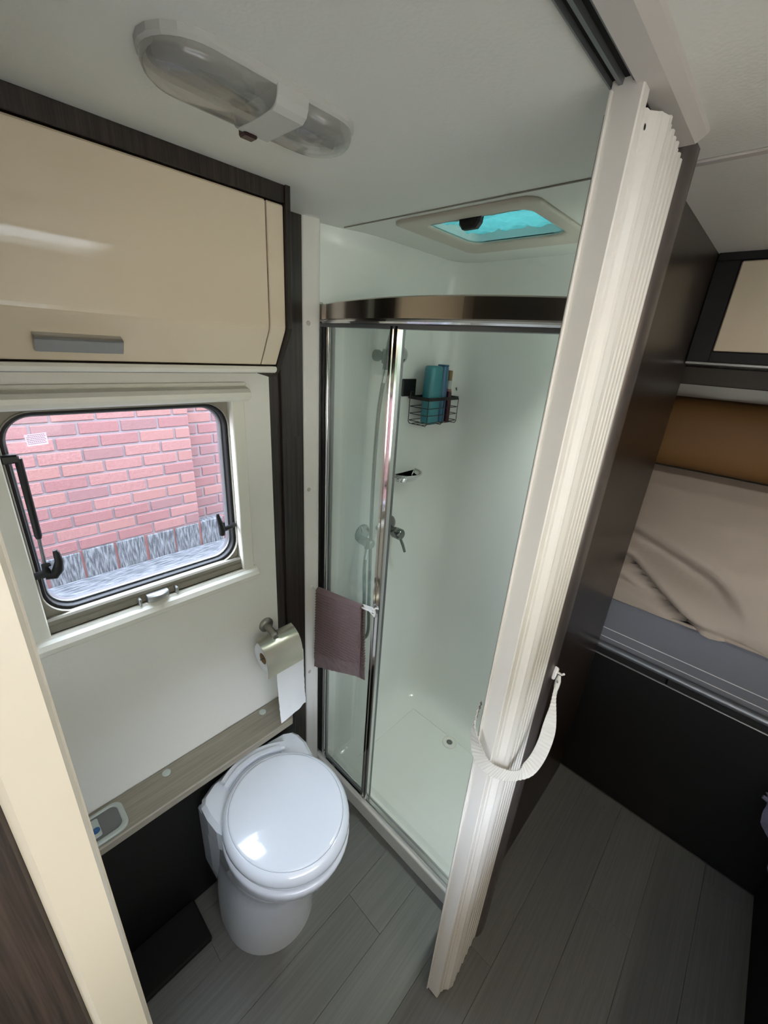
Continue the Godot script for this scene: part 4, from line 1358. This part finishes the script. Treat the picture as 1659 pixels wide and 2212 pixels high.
func build_folding_door() -> void:
	# ceiling track
	var t := thing("door_track", "double grooved dark metal track along the ceiling above the folding door", "track")
	var tg := G.new()
	tg.prism([[-0.242, 0.0], [-0.242, -0.006], [-0.2385, -0.008], [-0.2375, -0.002], [-0.2305, -0.002], [-0.2295, -0.009], [-0.2255, -0.009], [-0.2245, -0.002], [-0.2165, -0.002], [-0.2155, -0.008], [-0.2115, -0.008], [-0.2115, 0.0]], Vector3(0, CEIL, 0), Z, Y, X, -0.02, 0.77)
	part("rail", tg, M.grey_alu, t)
	part("groove", G.new().box(Vector3(-0.02, CEIL - 0.0035, -0.2372), Vector3(0.77, CEIL - 0.0025, -0.2308), 0.0), M.black, t)
	part("groove", G.new().box(Vector3(-0.02, CEIL - 0.0035, -0.2242), Vector3(0.77, CEIL - 0.0025, -0.2168), 0.0), M.black, t)
	# door pulled back into a stack
	var d := thing("folding_door", "white concertina folding door pulled back against the partition", "folding door")
	var yb := 0.012
	var yt := CEIL - 0.022
	var lp := G.new()
	lp.prism([[0.5815, -0.236], [0.5835, -0.2375], [0.600, -0.2375], [0.600, -0.203], [0.5835, -0.203], [0.5815, -0.2045]], Vector3.ZERO, X, Z, Y, yb, CEIL - 0.002, 0.001)
	lp.box(Vector3(0.5765, yb, -0.2365), Vector3(0.582, yt + 0.01, -0.2335), 0.0008)
	part("leading_post", lp, M.pvc, d)
	part("back_channel", G.new().box(Vector3(0.6005, yb, -0.247), Vector3(0.610, yt, -0.2378), 0.0008), M.back_grey, d)
	var hg := G.new()
	hg.prism([[0.600, -0.232], [0.600, -0.206], [0.603, -0.2015], [0.610, -0.2005], [0.617, -0.194], [0.619, -0.1905], [0.623, -0.190], [0.634, -0.186], [0.638, -0.1865], [0.638, -0.232]], Vector3.ZERO, X, Z, Y, yb - 0.004, yt - 0.004, 0.0005)
	part("handle_profile", hg, M.pvc, d)
	part("screw", G.new().lathe([[0.0035, 0.0], [0.0005, 0.001]], Vector3(0.6065, yt - 0.02, -0.2012), Z, 10, false), M.dark_metal, d)
	# pleats: narrow folded panels, each meeting the next at a thin hinge
	var n := 11
	var xs := 0.640
	var step := 0.0118
	for i in n:
		var x0 := xs + i * step
		var front := -0.1875 - 0.0012 * (i % 2) - 0.0009 * i
		var pg := G.new()
		pg.prism([[x0, -0.250], [x0 + 0.0006, front - 0.0035], [x0 + 0.0028, front], [x0 + step * 0.62, front + 0.0003], [x0 + step - 0.0022, front - 0.0035], [x0 + step - 0.0016, -0.252]], Vector3.ZERO, X, Z, Y, yb + 0.004 * (i % 2) + 0.001 * i, yt - 0.003 * (i % 3), 0.0003)
		part("pleat", pg, M.pvc, d)
		part("hinge", G.new().box(Vector3(x0 + step - 0.0015, yb + 0.006, -0.25), Vector3(x0 + step - 0.0001, yt - 0.01, front - 0.006)), M.pvc_hinge, d)
	# strap round the stack
	var s := thing("door_strap", "white ribbed webbing strap looped round the folded door", "strap")
	var pts := [Vector3(0.792, 1.032, -0.1755), Vector3(0.782, 1.022, -0.172), Vector3(0.770, 1.006, -0.168), Vector3(0.752, 0.985, -0.160), Vector3(0.73, 0.945, -0.152), Vector3(0.705, 0.915, -0.150), Vector3(0.68, 0.893, -0.154), Vector3(0.65, 0.890, -0.163), Vector3(0.622, 0.902, -0.172), Vector3(0.598, 0.918, -0.185), Vector3(0.578, 0.936, -0.2), Vector3(0.566, 0.957, -0.216), Vector3(0.563, 0.985, -0.230), Vector3(0.568, 1.012, -0.242), Vector3(0.580, 1.035, -0.2475), Vector3(0.60, 1.05, -0.253)]
	var cv := Curve3D.new()
	for i in pts.size():
		var tg2: Vector3 = (pts[mini(i + 1, pts.size() - 1)] - pts[maxi(i - 1, 0)]) / 6.0
		cv.add_point(pts[i], -tg2, tg2)
	cv.bake_interval = 0.004
	var L := cv.get_baked_length()
	var P := []
	var nn := 300
	var prev := Vector3.UP
	for i in nn:
		var f := i / float(nn - 1)
		var p := cv.sample_baked(f * L)
		var p2 := cv.sample_baked(minf(f * L + 0.004, L))
		var p1 := cv.sample_baked(maxf(f * L - 0.004, 0))
		var dir := (p2 - p1).normalized()
		var tw := lerpf(1.35, 0.0, smoothstep(0.06, 0.30, f))   # twisted by the hook, flat round the door
		var up := Vector3(0, 1, 0)
		up = (up - dir * up.dot(dir)).normalized()
		var side := dir.cross(up)
		var across := up * cos(tw) + side * sin(tw)
		if f > 0.08 and f < 0.52 and i > 0:
			var face := dir.cross((p - Vector3(0.25, 1.68, 0.0)).normalized())
			face = face if face.dot(prev) > 0.0 else -face
			across = across if across.dot(prev) > 0.0 else -across
			across = across.lerp(face, smoothstep(0.08, 0.18, f) * (1.0 - smoothstep(0.38, 0.52, f))).normalized()
		if across.dot(prev) < 0.0 and i > 0:
			across = -across
		prev = across
		var hw := lerpf(0.004, 0.0135, smoothstep(0.05, 0.24, f))
		var rib := 0.0009 * sin(i * TAU / 5.0)
		var rowp := []
		for j in 5:
			rowp.append(p + across * hw * (j / 2.0 - 1.0) + across.cross(dir) * rib)
		P.append(rowp)
	part("webbing", G.new().skin(P, 0.0014), M.webbing, s)
	var kn := G.new()
	kn.tube([Vector3(0.80, 1.042, -0.176), Vector3(0.793, 1.033, -0.1745), Vector3(0.785, 1.022, -0.1725), Vector3(0.781, 1.014, -0.171)], [0.003, 0.006, 0.0055, 0.003], 8)
	kn.tube([Vector3(0.788, 1.036, -0.1745), Vector3(0.776, 1.040, -0.170)], [0.0018, 0.0012], 6)
	kn.tube([Vector3(0.783, 1.016, -0.171), Vector3(0.774, 1.014, -0.168)], [0.0018, 0.0012], 6)
	part("knot", kn, M.webbing, s)
	var hk := thing("strap_hook", "small white hook on the dark post holding the webbing strap", "hook")
	part("plate", G.new().prism([[0.792, 1.030], [0.808, 1.034], [0.812, 1.050], [0.800, 1.060], [0.794, 1.048]], Vector3(0, 0, 0), X, Y, Z, -0.190, -0.1815, 0.002), M.pvc, hk)
	part("prong", G.new().tube([Vector3(0.803, 1.045, -0.183), Vector3(0.801, 1.046, -0.172), Vector3(0.799, 1.052, -0.168)], 0.0025, 8), M.pvc, hk)


func build_bedroom() -> void:
	# bed base
	var b := thing("divan_bed", "black bed box with rounded dark metal rail along its top", "bed")
	part("front_panel", G.new().box(Vector3(1.565, 0.0, -0.98), Vector3(1.60, 0.630, 0.47), 0.002), M.black_panel, b)
	part("rail_strip", G.new().box(Vector3(1.555, 0.634, -0.98), Vector3(1.60, 0.662, -0.008), 0.002), M.dark_metal, b)
	part("rail_strip", G.new().box(Vector3(1.555, 0.634, -0.005), Vector3(1.60, 0.662, 0.47), 0.002), M.dark_metal, b)
	part("rail_lip", G.new().box(Vector3(1.552, 0.6295, -0.98), Vector3(1.56, 0.6335, 0.47), 0.001), M.alu, b)
	part("rail_bar", G.new().tube([Vector3(1.560, 0.672, -0.98), Vector3(1.560, 0.672, 0.47)], 0.0125, 14), M.grey_alu, b)
	var mt := thing("mattress", "grey fabric mattress resting on the dark bed base", "mattress")
	part("block", G.new().box(Vector3(1.575, 0.664, -0.97), Vector3(2.05, 0.875, 1.0), 0.012), M.mattress, mt)
	for yy in [0.70, 0.738]:
		part("stitch_line", G.new().tube([Vector3(1.5745, yy, -0.97), Vector3(1.5745, yy, 1.0)], 0.0016, 6), M.pelmet, mt)
	# sheet thrown over, with deep folds towards the foot
	var bs := thing("bed_sheet", "taupe bed sheet draped in folds over the raised bedding", "bed sheet")
	var nz := noise(2.0, 3, 51)
	var P := []
	for i in 90:
		var z := -0.96 + 1.96 * i / 89.0
		var rowp := []
		for j in 90:
			var v := j / 89.0
			var q: Vector2
			var K := [Vector2(1.548, 0.885), Vector2(1.545, 0.93), Vector2(1.56, 1.0), Vector2(1.605, 1.10), Vector2(1.665, 1.21), Vector2(1.72, 1.285), Vector2(1.765, 1.324), Vector2(1.84, 1.332)]
			var f := v * 6.999
			var k := int(f)
			q = (K[k] as Vector2).lerp(K[k + 1], f - k)
			var x := q.x
			# folds: creases that sweep down to the right
			var c1 := q.y - (1.03 - 0.62 * pow(maxf(z + 0.24, 0.0), 1.0) - 0.5 * pow(maxf(z + 0.1, 0.0), 2.0))
			var c2 := q.y - (0.955 - 0.20 * (z + 0.24))
			var c3 := q.y - (1.10 - 0.30 * (z + 0.24) - 2.2 * pow(maxf(z + 0.02, 0.0), 2.0))
			x += 0.045 * exp(-c1 * c1 / 0.0004) + 0.02 * exp(-c2 * c2 / 0.0002) + 0.06 * exp(-c3 * c3 / 0.0010) * (1.0 - smoothstep(0.0, 0.14, z))
			x -= 0.03 * exp(-pow(c1 - 0.05, 2) / 0.0012) + 0.024 * exp(-pow(c3 - 0.06, 2) / 0.003) * (1.0 - smoothstep(0.0, 0.14, z))
			x += 0.012 * nz.get_noise_2d(z * 1.5, q.y * 1.5)
			rowp.append(Vector3(x, q.y, z))
		P.append(rowp)
	part("cloth", G.new().skin(P, 0.002), M.sheet, bs)
	var hem := []
	for i in 30:
		var z := -0.96 + 1.96 * i / 29.0
		hem.append(Vector3(1.5535, 0.887 + 0.004 * sin(z * 6), z))
	part("hem", G.new().tube(hem, 0.006, 8), M.sheet, bs)
	var bo := thing("shade_bolster", "brown roll standing in for the shaded upper bedding below the locker", "shade_bolster")  # shape and brown colour stand in for shade below the locker
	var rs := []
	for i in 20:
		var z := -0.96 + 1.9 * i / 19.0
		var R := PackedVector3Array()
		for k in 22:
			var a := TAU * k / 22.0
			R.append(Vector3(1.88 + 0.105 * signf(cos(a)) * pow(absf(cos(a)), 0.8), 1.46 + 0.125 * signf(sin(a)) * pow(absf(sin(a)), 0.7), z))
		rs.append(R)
	part("shade_cushion", G.new().loft(rs, true), M.shade_brown, bo)
	# locker over the bed
	one("shade_board", G.new().box(Vector3(1.86, 1.628, -0.98), Vector3(2.055, 1.688, 1.05), 0.003), M.shade_taupe, "dark taupe board standing in for the shade under the bed locker", "shelf")  # dark board put where the locker underside is in shade
	var c := thing("bed_locker", "dark framed overhead locker with cream door above the bed", "cabinet")
	part("carcass", G.new().box(Vector3(1.51, 1.70, -0.98), Vector3(2.055, CEIL, 1.05), 0.001), M.black_panel, c)
	var dr := part("door", G.new().box(Vector3(1.498, 1.729, -0.184), Vector3(1.5125, 1.943, 0.42), 0.0025), M.cream_gloss, c)
	part("door_frame", G.new().box(Vector3(1.50, 1.946, -0.238), Vector3(1.512, CEIL, 1.05), 0.001).box(Vector3(1.50, 1.70, -0.238), Vector3(1.512, 1.9455, -0.187), 0.001).box(Vector3(1.50, 1.70, -0.1865), Vector3(1.512, 1.7265, 1.05), 0.001), M.black_panel, c)
	part("lower_trim", G.new().box(Vector3(1.494, 1.692, -0.238), Vector3(1.53, 1.6995, 1.05), 0.002), M.alu, c)
	# seat opposite, its dark side only
	var s := thing("bench_side", "black side of the bench at the right edge of the floor", "bench")
	part("panel", G.new().box(Vector3(0.89, 0.0, 0.435), Vector3(1.56, 0.44, 0.47), 0.003), M.black, s)
	part("top", G.new().box(Vector3(0.89, 0.44, 0.43), Vector3(1.55, 0.46, 1.09), 0.004), M.black, s)
	# blanket corner with a frayed edge hanging off the bench
	var bl := thing("blanket", "grey lilac blanket corner hanging down beside the black bed base", "blanket")
	var n2 := noise(9.0, 2, 71)
	var Q := []
	for i in 24:
		var u := i / 23.0
		var rowp := []
		for j in 24:
			var v := j / 23.0
			var edge := 0.006 * n2.get_noise_2d(v * 0.4, 1.0) + 0.012 * sin(v * 10.0 + 0.6)
			var z := lerpf(0.312 + 0.11 * v + edge, 0.427, u)
			rowp.append(Vector3(1.505 + 0.012 * sin(v * 11 + u * 4), 0.47 - 0.27 * v, z))
		Q.append(rowp)
	part("cloth", G.new().skin(Q, 0.002), M.blanket, bl)
	part("fold", G.new().tube([Vector3(1.49, 0.462, 0.318), Vector3(1.488, 0.452, 0.36), Vector3(1.49, 0.466, 0.43)], [0.006, 0.012, 0.012], 10), M.blanket, bl)


func build_living_side() -> void:
	# roof light with a pleated blind, behind the camera
	var s := Node3D.new()
	s.name = "window_3"
	add_child(s)
	s.set_meta("kind", "structure")
	s.set_meta("label", "roof light with white pleated blind over the passage")
	s.set_meta("category", "roof light")
	part("frame", G.new().ring(rrect(0.22, 0.61, -0.64, -0.16, 0.03), rrect(0.26, 0.57, -0.6, -0.2, 0.02), Vector3(0, CEIL, 0), X, -Z, -Y, 0.0, 0.012, 0.004), M.pvc, s)
	var P := []
	for i in 41:
		P.append([Vector3(0.26 + 0.31 * i / 40.0, CEIL + 0.012 + (0.008 if i % 2 else 0.0), 0.2), Vector3(0.26 + 0.31 * i / 40.0, CEIL + 0.012 + (0.008 if i % 2 else 0.0), 0.6)])
	var g := G.new()
	for i in 40:
		g.quad(P[i][0], P[i + 1][0], P[i + 1][1], P[i][1], -Y)
	part("pleated_blind", g, M.blind, s)
	struct("wall_added_kitchen", G.new().box(Vector3(-1.6, 0.0, 0.56), Vector3(0.88, 1.06, 1.09), 0.004), M.cream_gloss, "kitchen unit added out of view to shade the low parts of the passage", "kitchen unit")  # added, unseen: blocks daylight from the floor and door foot
	struct("wall_added_dinette", G.new().box(Vector3(-1.1, 0.0, -0.2), Vector3(-0.75, 0.98, 0.3), 0.01), M.tan_wall, "seat back added out of view to block low daylight", "seat")  # added, unseen: blocks low light from the windscreen
	# opposite locker with a warm strip lamp under it
	struct("trim_8", G.new().box(Vector3(-1.8, 1.752, 0.80), Vector3(0.975, CEIL, 1.1), 0.004), M.cream_gloss, "cream locker front on the far wall", "trim")
	one("strip_lamp", G.new().box(Vector3(-1.6, 1.738, 0.815), Vector3(0.95, 1.751, 0.835), 0.002), M.led, "slim warm strip lamp under the far locker", "lamp")
	var al := AreaLight3D.new()
	al.name = "strip_lamp_light"
	al.area_size = Vector2(2.5, 0.02)
	al.light_color = Color(1.0, 0.93, 0.84)
	al.light_energy = 0.03
	al.shadow_enabled = true
	al.rotation_degrees = Vector3(-75, 0, 0)
	al.position = Vector3(-0.35, 1.733, 0.81)
	add_child(al)
